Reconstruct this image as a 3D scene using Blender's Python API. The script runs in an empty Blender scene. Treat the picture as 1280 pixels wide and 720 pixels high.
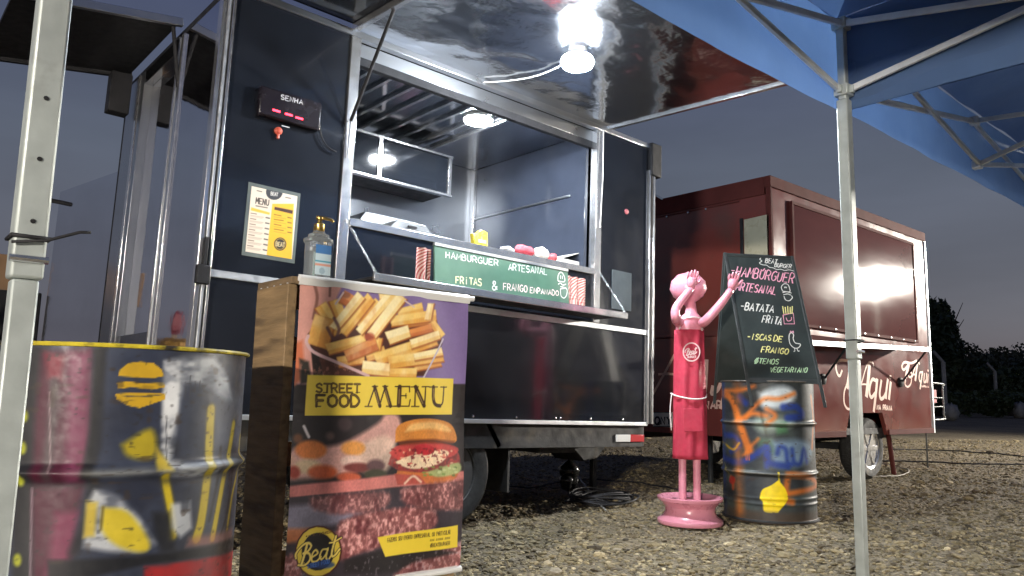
import bpy, math, random
import numpy as np
from mathutils import Matrix, Vector
random.seed(7); RNG = np.random.default_rng(7)
scene = bpy.context.scene
COL = scene.collection
rad = math.radians

# ------------------------------------------------------------------ camera
# world: X runs along the serving side of the trailers, Y points into them, Z up; metres
F_PX, PITCH, ROLL, YAW, CAM_H = 960.0, rad(7.8), rad(1.2), rad(49), 0.77
_hx, _hy = math.cos(YAW), math.sin(YAW)
C_F = np.array([_hx*math.cos(PITCH), _hy*math.cos(PITCH), math.sin(PITCH)])
_r0 = np.array([_hy, -_hx, 0.0]); _u0 = np.cross(_r0, C_F)
C_R = _r0*math.cos(ROLL) + _u0*math.sin(ROLL)
C_U = _u0*math.cos(ROLL) - _r0*math.sin(ROLL)
C_O = np.array([0, 0, CAM_H])
cam = bpy.data.cameras.new('camera'); cam_ob = bpy.data.objects.new('camera', cam); COL.objects.link(cam_ob)
cam.sensor_fit = 'HORIZONTAL'; cam.sensor_width = 36.0; cam.lens = 36.0*F_PX/1280.0
cam.clip_start = 0.05; cam.clip_end = 2000
mw = Matrix.Identity(4)
for i in range(3):
    mw[i][0], mw[i][1], mw[i][2], mw[i][3] = C_R[i], C_U[i], -C_F[i], C_O[i]
cam_ob.matrix_world = mw
scene.camera = cam_ob

# ------------------------------------------------------------------ world: dusk sky
SUN_EL, SUN_ROT = rad(-3.0), rad(100)
world = bpy.data.worlds.new('World'); scene.world = world; world.use_nodes = True
wn, wl = world.node_tree.nodes, world.node_tree.links
wn.clear()
w_out = wn.new('ShaderNodeOutputWorld'); w_bg = wn.new('ShaderNodeBackground')
w_tc = wn.new('ShaderNodeTexCoord'); w_sep = wn.new('ShaderNodeSeparateXYZ')
w_ramp = wn.new('ShaderNodeValToRGB')
wl.new(w_tc.outputs['Generated'], w_sep.inputs[0]); wl.new(w_sep.outputs['Z'], w_ramp.inputs[0])
cr = w_ramp.color_ramp
cr.elements[0].position = 0.0; cr.elements[0].color = (0.118, 0.108, 0.124, 1)
cr.elements[1].position = 1.0; cr.elements[1].color = (0.018, 0.028, 0.085, 1)
for p, c in ((0.10, (0.116, 0.120, 0.147)), (0.28, (0.104, 0.123, 0.168)), (0.50, (0.050, 0.064, 0.134))):
    e = cr.elements.new(p); e.color = (*c, 1)
w_no = wn.new('ShaderNodeTexNoise'); w_no.inputs['Scale'].default_value = 2.2; w_no.inputs['Detail'].default_value = 4
w_map = wn.new('ShaderNodeMapping'); w_map.inputs['Scale'].default_value = (1, 1, 4.5)
wl.new(w_tc.outputs['Generated'], w_map.inputs[0]); wl.new(w_map.outputs[0], w_no.inputs['Vector'])
w_mr = wn.new('ShaderNodeMapRange'); w_mr.inputs['From Min'].default_value = .3; w_mr.inputs['From Max'].default_value = .7
w_mr.inputs['To Min'].default_value = .84; w_mr.inputs['To Max'].default_value = 1.14
wl.new(w_no.outputs['Fac'], w_mr.inputs['Value'])
w_mul = wn.new('ShaderNodeMixRGB'); w_mul.blend_type = 'MULTIPLY'; w_mul.inputs[0].default_value = 1
wl.new(w_ramp.outputs[0], w_mul.inputs[1]); wl.new(w_mr.outputs[0], w_mul.inputs[2])
w_sky = wn.new('ShaderNodeTexSky'); w_sky.sky_type = 'NISHITA'; w_sky.sun_disc = False
w_sky.sun_elevation = SUN_EL; w_sky.sun_rotation = SUN_ROT
w_sc = wn.new('ShaderNodeMixRGB'); w_sc.blend_type = 'ADD'; w_sc.inputs[0].default_value = 0.06
wl.new(w_mul.outputs[0], w_sc.inputs[1]); wl.new(w_sky.outputs[0], w_sc.inputs[2])
wl.new(w_sc.outputs[0], w_bg.inputs['Color']); w_bg.inputs['Strength'].default_value = 1.0
wl.new(w_bg.outputs[0], w_out.inputs['Surface'])

# the sun has set: only a trace of its glow is left
sun = bpy.data.lights.new('sun', 'SUN'); sun.energy = 0.02; sun.angle = rad(20); sun.color = (1, .85, .7)
sun_ob = bpy.data.objects.new('sun', sun); COL.objects.link(sun_ob)
sun_ob.rotation_euler = (rad(80), 0, rad(-100)); sun_ob.location = (0, -20, 30)

scene.view_settings.view_transform = 'Standard'; scene.view_settings.look = 'None'
scene.view_settings.exposure = 0.0; scene.view_settings.gamma = 1.0
scene.view_settings.use_curve_mapping = False
scene.cycles.max_bounces = 8; scene.cycles.sample_clamp_indirect = 4.0
scene.cycles.caustics_reflective = True

# lamp outputs (the lamps themselves are built further down)
E_FLAP, E_CEIL, E_LEFT, E_RIGHT = 1150.0, 640.0, 4100.0, 7600.0

# ------------------------------------------------------------------ pixels of the photograph to positions
def ray(x, y): return C_F*F_PX + C_R*(x-640) - C_U*(y-360)
def at_y(x, y, Y): d = ray(x, y); return C_O + d*(Y/d[1])
def at_x(x, y, X): d = ray(x, y); return C_O + d*(X/d[0])
def at_z(x, y, z): d = ray(x, y); return C_O + d*((z-CAM_H)/d[2])
def at_d(x, y, d): return C_O + ray(x, y)*(d/F_PX)
def zoom(x0, y0, s): return lambda pts: [(x0+x/s, y0+y/s) for x, y in pts]

class Plane:
    def __init__(s, o, eu, ev, M=None):
        s.o = np.array(o, float); s.eu = np.array(eu, float)/np.linalg.norm(eu); s.ev = np.array(ev, float)
        s.ev = s.ev - s.eu*(s.ev@s.eu); s.ev /= np.linalg.norm(s.ev)
        s.n = np.cross(s.eu, s.ev); s.M = None if M is None else np.array(M.inverted())
    def uv(s, p):
        o, d = C_O, ray(*p)
        if s.M is not None:
            o = s.M[:3, :3]@o + s.M[:3, 3]; d = s.M[:3, :3]@d
        t = ((s.o-o)@s.n)/(d@s.n); q = o+d*t-s.o
        return (q@s.eu, q@s.ev)
    def at(s, u, v, off=0.0): return s.o + s.eu*u + s.ev*v + s.n*off

class Cyl:
    def __init__(s, c, r): s.c = np.array(c, float); s.r = r
    def uv(s, p):
        d = ray(*p); o = C_O - s.c
        a = d[0]**2+d[1]**2; b = o[0]*d[0]+o[1]*d[1]; c = o[0]**2+o[1]**2-s.r**2
        k = max(b*b-a*c, 0.0); t = (-b-math.sqrt(k))/a; q = o+d*t
        return (math.atan2(q[1], q[0]) % (2*math.pi), q[2])

# ------------------------------------------------------------------ materials
MATS = {}
def lin(c): 
    c = np.asarray(c, float)/255.0
    return np.where(c <= .04045, c/12.92, ((c+.055)/1.055)**2.4)
def mat(name, col=(.5, .5, .5), rough=.5, metal=0.0, var=.15, vs=6.0, bump=0.0, bs=60.0, stretch=(1, 1, 1), rvar=.1,
        coat=0.0, trans=0.0, emit=None, es=0.0, attr=None, alpha=1.0, ior=1.5, dirt=None, tl=0.0, spec=.5):
    if name in MATS: return MATS[name]
    m = bpy.data.materials.new(name); m.use_nodes = True; MATS[name] = m
    n, l = m.node_tree.nodes, m.node_tree.links
    b = n['Principled BSDF']
    tc = n.new('ShaderNodeTexCoord'); mp = n.new('ShaderNodeMapping'); mp.inputs['Scale'].default_value = stretch
    l.new(tc.outputs['Object'], mp.inputs[0])
    no = n.new('ShaderNodeTexNoise'); no.inputs['Scale'].default_value = vs; no.inputs['Detail'].default_value = 6
    l.new(mp.outputs[0], no.inputs['Vector'])
    mr = n.new('ShaderNodeMapRange'); mr.inputs['From Min'].default_value = .25; mr.inputs['From Max'].default_value = .75
    mr.inputs['To Min'].default_value = 1-var; mr.inputs['To Max'].default_value = 1+var
    l.new(no.outputs['Fac'], mr.inputs['Value'])
    mx = n.new('ShaderNodeMixRGB'); mx.blend_type = 'MULTIPLY'; mx.inputs[0].default_value = 1
    if attr:
        at = n.new('ShaderNodeAttribute'); at.attribute_name = attr; l.new(at.outputs['Color'], mx.inputs[1])
    else:
        mx.inputs[1].default_value = (*col, 1)
    l.new(mr.outputs[0], mx.inputs[2])
    last = mx.outputs[0]
    if dirt:
        d2 = n.new('ShaderNodeTexNoise'); d2.inputs['Scale'].default_value = dirt[1]; d2.inputs['Detail'].default_value = 8
        l.new(mp.outputs[0], d2.inputs['Vector'])
        rr = n.new('ShaderNodeMapRange'); rr.inputs['From Min'].default_value = dirt[2]; rr.inputs['From Max'].default_value = dirt[2]+.14
        l.new(d2.outputs['Fac'], rr.inputs['Value'])
        dm = n.new('ShaderNodeMixRGB'); dm.inputs[2].default_value = (*dirt[0], 1)
        l.new(rr.outputs[0], dm.inputs[0]); l.new(last, dm.inputs[1]); last = dm.outputs[0]
    l.new(last, b.inputs['Base Color'])
    r2 = n.new('ShaderNodeMapRange'); r2.inputs['From Min'].default_value = .3; r2.inputs['From Max'].default_value = .7
    r2.inputs['To Min'].default_value = max(rough-rvar*rough*2, .01); r2.inputs['To Max'].default_value = min(rough+rvar*rough*2, 1)
    n2 = n.new('ShaderNodeTexNoise'); n2.inputs['Scale'].default_value = vs*2.3; n2.inputs['Detail'].default_value = 5
    l.new(mp.outputs[0], n2.inputs['Vector']); l.new(n2.outputs['Fac'], r2.inputs['Value']); l.new(r2.outputs[0], b.inputs['Roughness'])
    b.inputs['Specular IOR Level'].default_value = spec; b.inputs['Metallic'].default_value = metal; b.inputs['IOR'].default_value = ior
    b.inputs['Coat Weight'].default_value = coat; b.inputs['Coat Roughness'].default_value = .08
    b.inputs['Transmission Weight'].default_value = trans; b.inputs['Alpha'].default_value = alpha
    if emit:
        b.inputs['Emission Color'].default_value = (*emit, 1); b.inputs['Emission Strength'].default_value = es
    if bump:
        n3 = n.new('ShaderNodeTexNoise'); n3.inputs['Scale'].default_value = bs; n3.inputs['Detail'].default_value = 4
        l.new(mp.outputs[0], n3.inputs['Vector'])
        bp = n.new('ShaderNodeBump'); bp.inputs['Strength'].default_value = 1.0; bp.inputs['Distance'].default_value = bump
        l.new(n3.outputs['Fac'], bp.inputs['Height']); l.new(bp.outputs[0], b.inputs['Normal'])
    if tl:
        tr = n.new('ShaderNodeBsdfTranslucent'); l.new(last, tr.inputs['Color'])
        ms = n.new('ShaderNodeMixShader'); ms.inputs[0].default_value = tl
        l.new(b.outputs[0], ms.inputs[1]); l.new(tr.outputs[0], ms.inputs[2])
        l.new(ms.outputs[0], n['Material Output'].inputs['Surface'])
    return m

BLACKPAINT = mat('black_gloss_paint', (.010, .012, .017), .16, var=.3, vs=3, bump=.0012, bs=2.2, coat=.6)
BLACKMATT = mat('black_matt', (.018, .018, .02), .6, var=.3, vs=9, bump=.0008, bs=90, spec=.22)
UNDER = mat('underbody_black', (.016, .016, .016), .7, var=.4, vs=7, bump=.002, bs=30, dirt=((.06, .05, .035), 5, .58))
RUBBER = mat('tyre_rubber', (.022, .022, .021), .75, var=.3, vs=14, bump=.001, bs=90, dirt=((.09, .075, .05), 7, .56))
CHROME = mat('polished_aluminium', (.74, .75, .77), .22, .92, var=.12, vs=10, bump=.0004, bs=30)
ALU = mat('dull_aluminium', (.62, .64, .66), .45, .85, var=.10, vs=18, bump=.0003, bs=70)
MIRROR = mat('wavy_mirror_steel', (.62, .64, .68), .07, 1, var=.06, vs=3, bump=.011, bs=1.7)
MIRRORF = mat('mirror_steel_door', (.80, .80, .84), .06, 1, var=.05, vs=3, bump=.003, bs=2.0)
STEEL = mat('brushed_steel', (.55, .57, .6), .30, 1, var=.06, vs=2, rvar=.05, bump=.0005, bs=4)
GALV = mat('galvanised_tube', (.40, .44, .425), .48, .3, var=.16, vs=16, bump=.0003, bs=80, dirt=((.26, .27, .26), 12, .62))
REDPAINT = mat('red_trailer_paint', (.165, .040, .032), .20, var=.16, vs=2.2, bump=.0010, bs=2.4, coat=.4, dirt=((.12, .045, .036), 2.6, .56))
REDTRIM = mat('dark_red_trim', (.10, .026, .022), .8, var=.15, vs=6, rvar=.02, spec=.15)
CREAM = mat('cream_lettering', (.68, .42, .32), .5, var=.12, vs=20)
WOOD = mat('weathered_plywood', (.235, .155, .075), .72, var=.38, vs=5, bump=.0015, bs=26, stretch=(6, 1.2, 9), dirt=((.085, .055, .03), 2.2, .56))
PLANK = mat('pallet_plank', (.17, .115, .06), .8, var=.4, vs=7, bump=.003, bs=30, stretch=(9, 1, 6))
WHITEP = mat('white_plastic', (.72, .72, .70), .4, var=.06, vs=8)
PINK = mat('pink_enamel', (.64, .25, .32), .30, var=.10, vs=9, bump=.0006, bs=20, coat=.3, dirt=((.50, .18, .23), 7, .66))
APRON = mat('red_apron_cloth', (.42, .028, .060), .75, var=.14, vs=16, bump=.003, bs=16)
CORD = mat('white_cord', (.75, .66, .64), .7, var=.1)
TENT = mat('blue_tent_cloth', (.098, .175, .345), .6, var=.14, vs=3.0, bump=.006, bs=4.5, tl=.42)
RACK = mat('dark_steel_tube', (.16, .17, .17), .5, .3, var=.2)
TRUSS = mat('grey_truss_tube', (.60, .63, .64), .4, .1, var=.14, vs=14, bump=.0003, bs=60)
CONCRETE = mat('grey_concrete', (.30, .30, .29), .85, var=.2, vs=8, bump=.003, bs=30)
LEAF_D = mat('dark_leaves', (.035, .055, .022), .6, var=.45, vs=1.4)
LEAF_M = mat('dry_leaves', (.060, .068, .035), .6, var=.45, vs=1.2)
BARK = mat('bark', (.07, .055, .04), .85, var=.3, vs=8, bump=.01, bs=14)
BOARD = mat('chalkboard', (.022, .030, .029), .62, var=.25, vs=5, dirt=((.055, .062, .06), 3.0, .58))
GREENB = mat('green_chalkboard', (.055, .125, .085), .62, var=.14, vs=6, dirt=((.10, .17, .13), 3.2, .58))
CH_W = mat('white_chalk', (.62, .62, .58), .9, var=.25, vs=120)
CH_P = mat('pink_chalk', (.72, .32, .42), .9, var=.25, vs=120)
CH_Y = mat('yellow_chalk', (.68, .64, .24), .9, var=.25, vs=120)
CH_G = mat('green_chalk', (.42, .62, .38), .9, var=.25, vs=120)
NAVY = mat('navy_interior_panel', (.030, .036, .052), .14, var=.2, vs=4, bump=.0008, bs=3, coat=.4)
GLASSD = mat('dark_cabinet_glass', (.01, .012, .016), .07, var=.1, coat=.5)
BULB = mat('lit_led', (1, 1, 1), .4, emit=(.86, .93, 1.0), es=E_FLAP)
BULB2 = mat('lit_led_inside', (1, 1, 1), .4, emit=(.88, .94, 1.0), es=E_CEIL)
BULB3 = mat('lit_flood_warm', (1, 1, 1), .4, emit=(1.0, .91, .80), es=E_LEFT)
BULB4 = mat('lit_flood_neutral', (1, 1, 1), .4, emit=(1.0, .93, .82), es=E_RIGHT)
REDLED = mat('red_led', (.4, .01, .02), .4, emit=(1.0, .03, .06), es=9)
VC_MATT = mat('printed_vinyl', attr='paint', rough=.42, var=.03, vs=30, bump=.0006, bs=8)
VC_DRUM = mat('spray_painted_steel', attr='paint', rough=.48, var=.14, vs=24, bump=.0006, bs=30, dirt=((.055, .04, .03), 11, .66), spec=.32)

# ------------------------------------------------------------------ mesh building
ORG = {}
TILT_P = np.array([2.9, 3.6, 0.0]); TILT = rad(1.2)                 # the black trailer stands a little nose down
M_T = Matrix.Translation(TILT_P) @ Matrix.Rotation(TILT, 4, 'Y') @ Matrix.Translation(-TILT_P)

def tag(o, label=None, cat=None, group=None, kind=None):
    if label: o['label'] = label
    if cat: o['category'] = cat
    if group: o['group'] = group
    if kind: o['kind'] = kind
    return o
def thing(name, origin, label, cat, group=None, M=None):
    o = bpy.data.objects.new(name, None); COL.objects.link(o); o.empty_display_size = .1
    o.matrix_world = (M or Matrix.Identity(4)) @ Matrix.Translation(Vector(origin))
    o['org'] = [float(v) for v in origin]
    return tag(o, label, cat, group)
def org_of(o): return np.array(o['org']) if 'org' in o else np.zeros(3)

class MB:
    def __init__(s): s.v = []; s.f = []
    def add(s, vs, fs):
        k = len(s.v); s.v += [tuple(map(float, p)) for p in vs]; s.f += [tuple(i+k for i in f) for f in fs]; return s
    def box(s, a, b):
        (x0, y0, z0), (x1, y1, z1) = np.minimum(a, b), np.maximum(a, b)
        return s.add([(x0, y0, z0), (x1, y0, z0), (x1, y1, z0), (x0, y1, z0), (x0, y0, z1), (x1, y0, z1), (x1, y1, z1), (x0, y1, z1)],
                     [(3, 2, 1, 0), (4, 5, 6, 7), (0, 1, 5, 4), (1, 2, 6, 5), (2, 3, 7, 6), (3, 0, 4, 7)])
    def bar(s, p, q, w, h=None, up=(0, 0, 1)):
        p, q = np.array(p, float), np.array(q, float); h = h or w
        d = (q-p)/np.linalg.norm(q-p); up = np.array(up, float)
        if abs(d@up) > .97: up = np.array([1., 0, 0])
        a = np.cross(d, up); a /= np.linalg.norm(a); b = np.cross(a, d)
        vs = [c+a*sx*w/2+b*sy*h/2 for c in (p, q) for sx, sy in ((-1, -1), (1, -1), (1, 1), (-1, 1))]
        return s.add(vs, [(3, 2, 1, 0), (4, 5, 6, 7), (0, 1, 5, 4), (1, 2, 6, 5), (2, 3, 7, 6), (3, 0, 4, 7)])
    def tube(s, pts, r, seg=10, cap=True):
        pts = [np.array(p, float) for p in pts]; n = len(pts)
        rs = r if hasattr(r, '__len__') else [r]*n
        vs, fs = [], []; prev = None
        for i, p in enumerate(pts):
            d = pts[min(i+1, n-1)]-pts[max(i-1, 0)]; d /= (np.linalg.norm(d)+1e-9)
            a = np.cross(d, prev if prev is not None else ([0, 0, 1.] if abs(d[2]) < .9 else [1., 0, 0]))
            if np.linalg.norm(a) < 1e-6: a = np.cross(d, [0, 1., 0])
            a /= np.linalg.norm(a); b = np.cross(a, d); prev = b if prev is None else np.cross(a, d)
            for k in range(seg):
                t = 2*math.pi*k/seg; vs.append(p + (a*math.cos(t)+b*math.sin(t))*rs[i])
        for i in range(n-1):
            for k in range(seg):
                k2 = (k+1) % seg; fs.append((i*seg+k, i*seg+k2, (i+1)*seg+k2, (i+1)*seg+k))
        if cap: fs += [tuple(range(seg))[::-1], tuple((n-1)*seg+k for k in range(seg))]
        return s.add(vs, fs)
    def lathe(s, prof, c=(0, 0, 0), axis='z', seg=32, close=False):
        vs, fs = [], []; n = len(prof); c = np.array(c, float)
        for r, h in prof:
            for k in range(seg):
                t = 2*math.pi*k/seg; x, y = r*math.cos(t), r*math.sin(t)
                vs.append(c + (np.array([x, y, h]) if axis == 'z' else np.array([x, h, y]) if axis == 'y' else np.array([h, x, y])))
        for i in range(n-1 + (1 if close else 0)):
            j = (i+1) % n
            for k in range(seg):
                k2 = (k+1) % seg; fs.append((i*seg+k, i*seg+k2, j*seg+k2, j*seg+k))
        if not close:
            if prof[0][0] > 1e-4: fs.append(tuple(range(seg))[::-1])
            if prof[-1][0] > 1e-4: fs.append(tuple((n-1)*seg+k for k in range(seg)))
        return s.add(vs, fs)
    def prism(s, pts, d):
        n = len(pts); pts = [np.array(p, float) for p in pts]; d = np.array(d, float)
        return s.add(pts+[p+d for p in pts], [tuple(range(n)), tuple(range(2*n-1, n-1, -1))] + [(i, i+n, (i+1) % n+n, (i+1) % n) for i in range(n)])
    def build(s, name, m, parent=None, smooth=False, bevel=0.0, origin=None, M=None, label=None):
        o0 = org_of(parent) if parent is not None else np.array(origin if origin is not None else (0, 0, 0), float)
        me = bpy.data.meshes.new(name)
        me.from_pydata([tuple(np.array(v)-o0) for v in s.v], [], s.f); me.validate(); me.materials.append(m)
        ob = bpy.data.objects.new(name, me); COL.objects.link(ob)
        if smooth: me.polygons.foreach_set('use_smooth', [True]*len(me.polygons))
        if parent is not None: ob.parent = parent; ob['org'] = [float(v) for v in o0]
        else:
            ob.matrix_world = (M or Matrix.Identity(4)) @ Matrix.Translation(Vector(o0)); ob['org'] = [float(v) for v in o0]
        if bevel:
            b = ob.modifiers.new('bevel', 'BEVEL'); b.width = bevel; b.segments = 2; b.limit_method = 'ANGLE'
        if smooth == 'auto' or bevel:
            me.polygons.foreach_set('use_smooth', [True]*len(me.polygons))
            if hasattr(me, 'set_sharp_from_angle'): me.set_sharp_from_angle(angle=rad(35))
        if label: ob['label'] = label
        return ob

def box(name, a, b, m, parent=None, bevel=.003, **k): return MB().box(a, b).build(name, m, parent, bevel=bevel, **k)
def tube(name, pts, r, m, parent=None, seg=10, **k): return MB().tube(pts, r, seg).build(name, m, parent, smooth='auto', **k)

def crom(pts, n=6):
    pts = [np.array(p, float) for p in pts]
    if len(pts) < 3: return pts
    P = [2*pts[0]-pts[1]] + pts + [2*pts[-1]-pts[-2]]; out = []
    for i in range(1, len(P)-2):
        for t in np.linspace(0, 1, n, endpoint=False):
            a, b, c, d = P[i-1], P[i], P[i+1], P[i+2]
            out.append(.5*((2*b)+(-a+c)*t+(2*a-5*b+4*c-d)*t*t+(-a+3*b-3*c+d)*t**3))
    return out + [pts[-1]]

# flat lettering: strokes in photo pixels laid as thin ribbons on a surface
def ribbons(surf, strokes, off, name, m, parent, smoothn=5, jit=0.0):
    mb = MB()
    for st in strokes:
        pts, w = st[0], st[1]; sm = st[2] if len(st) > 2 else True
        uv = [np.array(surf.uv(p)) for p in (crom(pts, smoothn) if sm else pts)]
        c = np.mean([np.array(p) for p in pts], axis=0)
        a, b = np.array(surf.uv(c)), np.array(surf.uv((c[0]+1, c[1]))); c2 = np.array(surf.uv((c[0], c[1]+1)))
        hw = w*(np.linalg.norm(b-a)+np.linalg.norm(c2-a))*.25
        L, R = [], []
        for i, p in enumerate(uv):
            d = uv[min(i+1, len(uv)-1)]-uv[max(i-1, 0)]; d = d/(np.linalg.norm(d)+1e-9); q = np.array([-d[1], d[0]])
            k = hw*(1+(random.uniform(-jit, jit) if jit else 0))
            L.append(surf.at(*(p+q*k), off)); R.append(surf.at(*(p-q*k), off))
        n = len(L); off += 1e-5
        mb.add(L+R, [(i, i+1, n+i+1, n+i) for i in range(n-1)])
    return mb.build(name, m, parent)

FONT = {
 'A': [[(0, 0), (.35, 1), (.7, 0)], [(.12, .36), (.58, .36)]], 'B': [[(0, 0), (0, 1), (.42, .97), (.52, .78), (.42, .56), (0, .53)], [(.40, .55), (.62, .30), (.48, .03), (0, 0)]],
 'C': [[(.65, .85), (.4, 1), (.1, .8), (0, .5), (.1, .18), (.4, 0), (.66, .15)]], 'D': [[(0, 0), (0, 1), (.4, .95), (.65, .5), (.4, .05), (0, 0)]],
 'E': [[(.62, 1), (0, 1), (0, 0), (.64, 0)], [(0, .52), (.5, .52)]], 'F': [[(.62, 1), (0, 1), (0, 0)], [(0, .52), (.5, .52)]],
 'G': [[(.62, .85), (.4, 1), (.08, .8), (0, .45), (.12, .1), (.4, 0), (.64, .15), (.64, .45), (.4, .45)]], 'H': [[(0, 0), (0, 1)], [(.58, 0), (.58, 1)], [(0, .5), (.58, .5)]],
 'I': [[(.3, 0), (.3, 1)]], 'L': [[(0, 1), (0, 0), (.6, 0)]], 'M': [[(0, 0), (.08, 1), (.36, .35), (.64, 1), (.74, 0)]], 'N': [[(0, 0), (0, 1), (.58, 0), (.58, 1)]],
 'O': [[(.33, 1), (.06, .8), (0, .45), (.1, .12), (.35, 0), (.6, .15), (.67, .5), (.58, .85), (.33, 1)]], 'P': [[(0, 0), (0, 1), (.5, .95), (.6, .72), (.45, .5), (0, .47)]],
 'Q': [[(.33, 1), (.06, .8), (0, .45), (.1, .12), (.35, 0), (.6, .15), (.67, .5), (.58, .85), (.33, 1)], [(.4, .25), (.7, -.05)]],
 'R': [[(0, 0), (0, 1), (.48, .96), (.6, .74), (.45, .52), (0, .48)], [(.3, .5), (.65, 0)]], 'S': [[(.6, .85), (.35, 1), (.06, .85), (.1, .6), (.5, .45), (.62, .22), (.38, 0), (.02, .12)]],
 'T': [[(0, 1), (.7, 1)], [(.35, 1), (.35, 0)]], 'U': [[(0, 1), (.02, .25), (.3, 0), (.58, .22), (.63, 1)]], 'V': [[(0, 1), (.34, 0), (.68, 1)]], 'Z': [[(0, 1), (.62, 1), (0, 0), (.64, 0)]],
 'Y': [[(0, 1), (.34, .5), (.68, 1)], [(.34, .5), (.34, 0)]], '-': [[(.08, .48), (.6, .5)]], '&': [[(.7, .05), (.15, .75), (.3, 1), (.48, .78), (.05, .3), (.2, 0), (.5, .1), (.68, .45)]],
 'i': [[(.3, 0), (.3, .78)], [(.3, .98), (.3, 1.06)]], '@': [[(.33, 1), (.0, .45), (.35, 0), (.67, .5), (.33, 1)], [(.1, -.1), (.6, 1.1)]], "'": [[(.2, .85), (.45, 1.1)]], '.': [[(.3, 0), (.35, .05)]],
 'K': [[(0, 0), (0, 1)], [(.6, 1), (.02, .5), (.64, 0)]], 'c': [[(.1, .3), (.5, .35)], [(.1, .6), (.5, .7)]],
}
CURVY = set('BCDGOPQRSU&@')
def text(s, p0, p1, up, w, jit=0.0):
    """strokes in photo pixels: baseline from p0 to p1, 'up' the pixel vector of the letter height"""
    p0, p1, up = (np.array(p, float) for p in (p0, p1, up)); n = len(s); out = []
    adv = (p1-p0)/n
    for i, ch in enumerate(s):
        if ch not in FONT: continue
        k = 1+random.uniform(-jit, jit); o = up*random.uniform(-jit, jit)*.5
        for pl in FONT[ch]:
            out.append(([tuple(p0+adv*(i+.08+x*1.12)+up*y*k+o) for x, y in pl], w, ch in CURVY))
    return out
def circ(c, rx, ry=None, n=18, a0=0, a1=360):
    ry = ry or rx
    return [(c[0]+rx*math.cos(rad(t)), c[1]+ry*math.sin(rad(t))) for t in np.linspace(a0, a1, n)]

# paint laid on a surface as point colours
def vnoise(h, w, cells, seed=0, octaves=3):
    r = np.random.default_rng(seed); out = np.zeros((h, w)); amp = 1; tot = 0
    for o in range(octaves):
        n = cells*2**o; g = r.random((n+2, n+2)); y = np.linspace(0, n, h); x = np.linspace(0, n, w)
        yi, xi = np.minimum(y.astype(int), n), np.minimum(x.astype(int), n); fy, fx = (y-yi)[:, None], (x-xi)[None]
        fy, fx = fy*fy*(3-2*fy), fx*fx*(3-2*fx)
        out += amp*((g[yi][:, xi]*(1-fx)+g[yi][:, xi+1]*fx)*(1-fy)+(g[yi+1][:, xi]*(1-fx)+g[yi+1][:, xi+1]*fx)*fy)
        tot += amp; amp *= .5
    return out/tot
class Canvas:
    def __init__(s, surf, us, vs, base):
        s.surf = surf; s.U, s.V = np.meshgrid(us, vs); s.a = np.ones(s.U.shape+(3,))*np.array(base, float)
        s.su = 1.0
        if isinstance(surf, Cyl): s.su = surf.r                   # arc length instead of angle
    def P(s, p): u, v = s.surf.uv(p); return np.array([u*s.su, v])
    def sc(s, p): a, b = s.P(p), s.P((p[0], p[1]+1)); return np.linalg.norm(b-a)
    def mix(s, m, col, al): m = (m*al)[..., None]; s.a = s.a*(1-m)+np.array(col, float)*m
    def dist(s, pts, closed=False):
        X, Y = s.U*s.su, s.V; d = np.full(X.shape, 1e9)
        for a, b in zip(pts, pts[1:]+(pts[:1] if closed else [])):
            ab = b-a; t = np.clip(((X-a[0])*ab[0]+(Y-a[1])*ab[1])/(ab@ab+1e-12), 0, 1)
            d = np.minimum(d, np.hypot(X-a[0]-t*ab[0], Y-a[1]-t*ab[1]))
        return d
    def stroke(s, pts, w, col, soft=.8, al=1.0, sm=True, mod=None):
        k = s.sc(np.mean(np.array(pts, float), axis=0)); q = [s.P(p) for p in (crom(pts, 4) if sm else pts)]
        d = s.dist(q)/k; m = np.clip((w/2-d)/max(soft, .2)+.5, 0, 1)
        s.mix(m if mod is None else m*mod, col, al)
    def poly(s, pts, col, soft=.8, al=1.0, sm=False, mod=None):
        k = s.sc(np.mean(np.array(pts, float), axis=0)); q = [s.P(p) for p in (crom(list(pts)+[pts[0]], 4)[:-1] if sm else pts)]
        X, Y = s.U*s.su, s.V; ins = np.zeros(X.shape, bool)
        for a, b in zip(q, q[1:]+q[:1]):
            if a[1] == b[1]: continue
            c = (a[1] > Y) != (b[1] > Y); ins ^= c & (X < (b[0]-a[0])*(Y-a[1])/(b[1]-a[1])+a[0])
        d = s.dist(q, True)/k*np.where(ins, 1, -1); m = np.clip(d/max(soft, .2)+.5, 0, 1)
        s.mix(m if mod is None else m*mod, col, al)
    def ell(s, c, rx, ry, col, soft=.8, al=1.0, mod=None): s.poly(circ(c, rx, ry, 20)[:-1], col, soft, al, mod=mod)
    def text(s, *a, col=(0, 0, 0), soft=.7, **k):
        for pts, w, sm in text(*a, **k): s.stroke(pts, w, col, soft, sm=sm)
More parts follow.
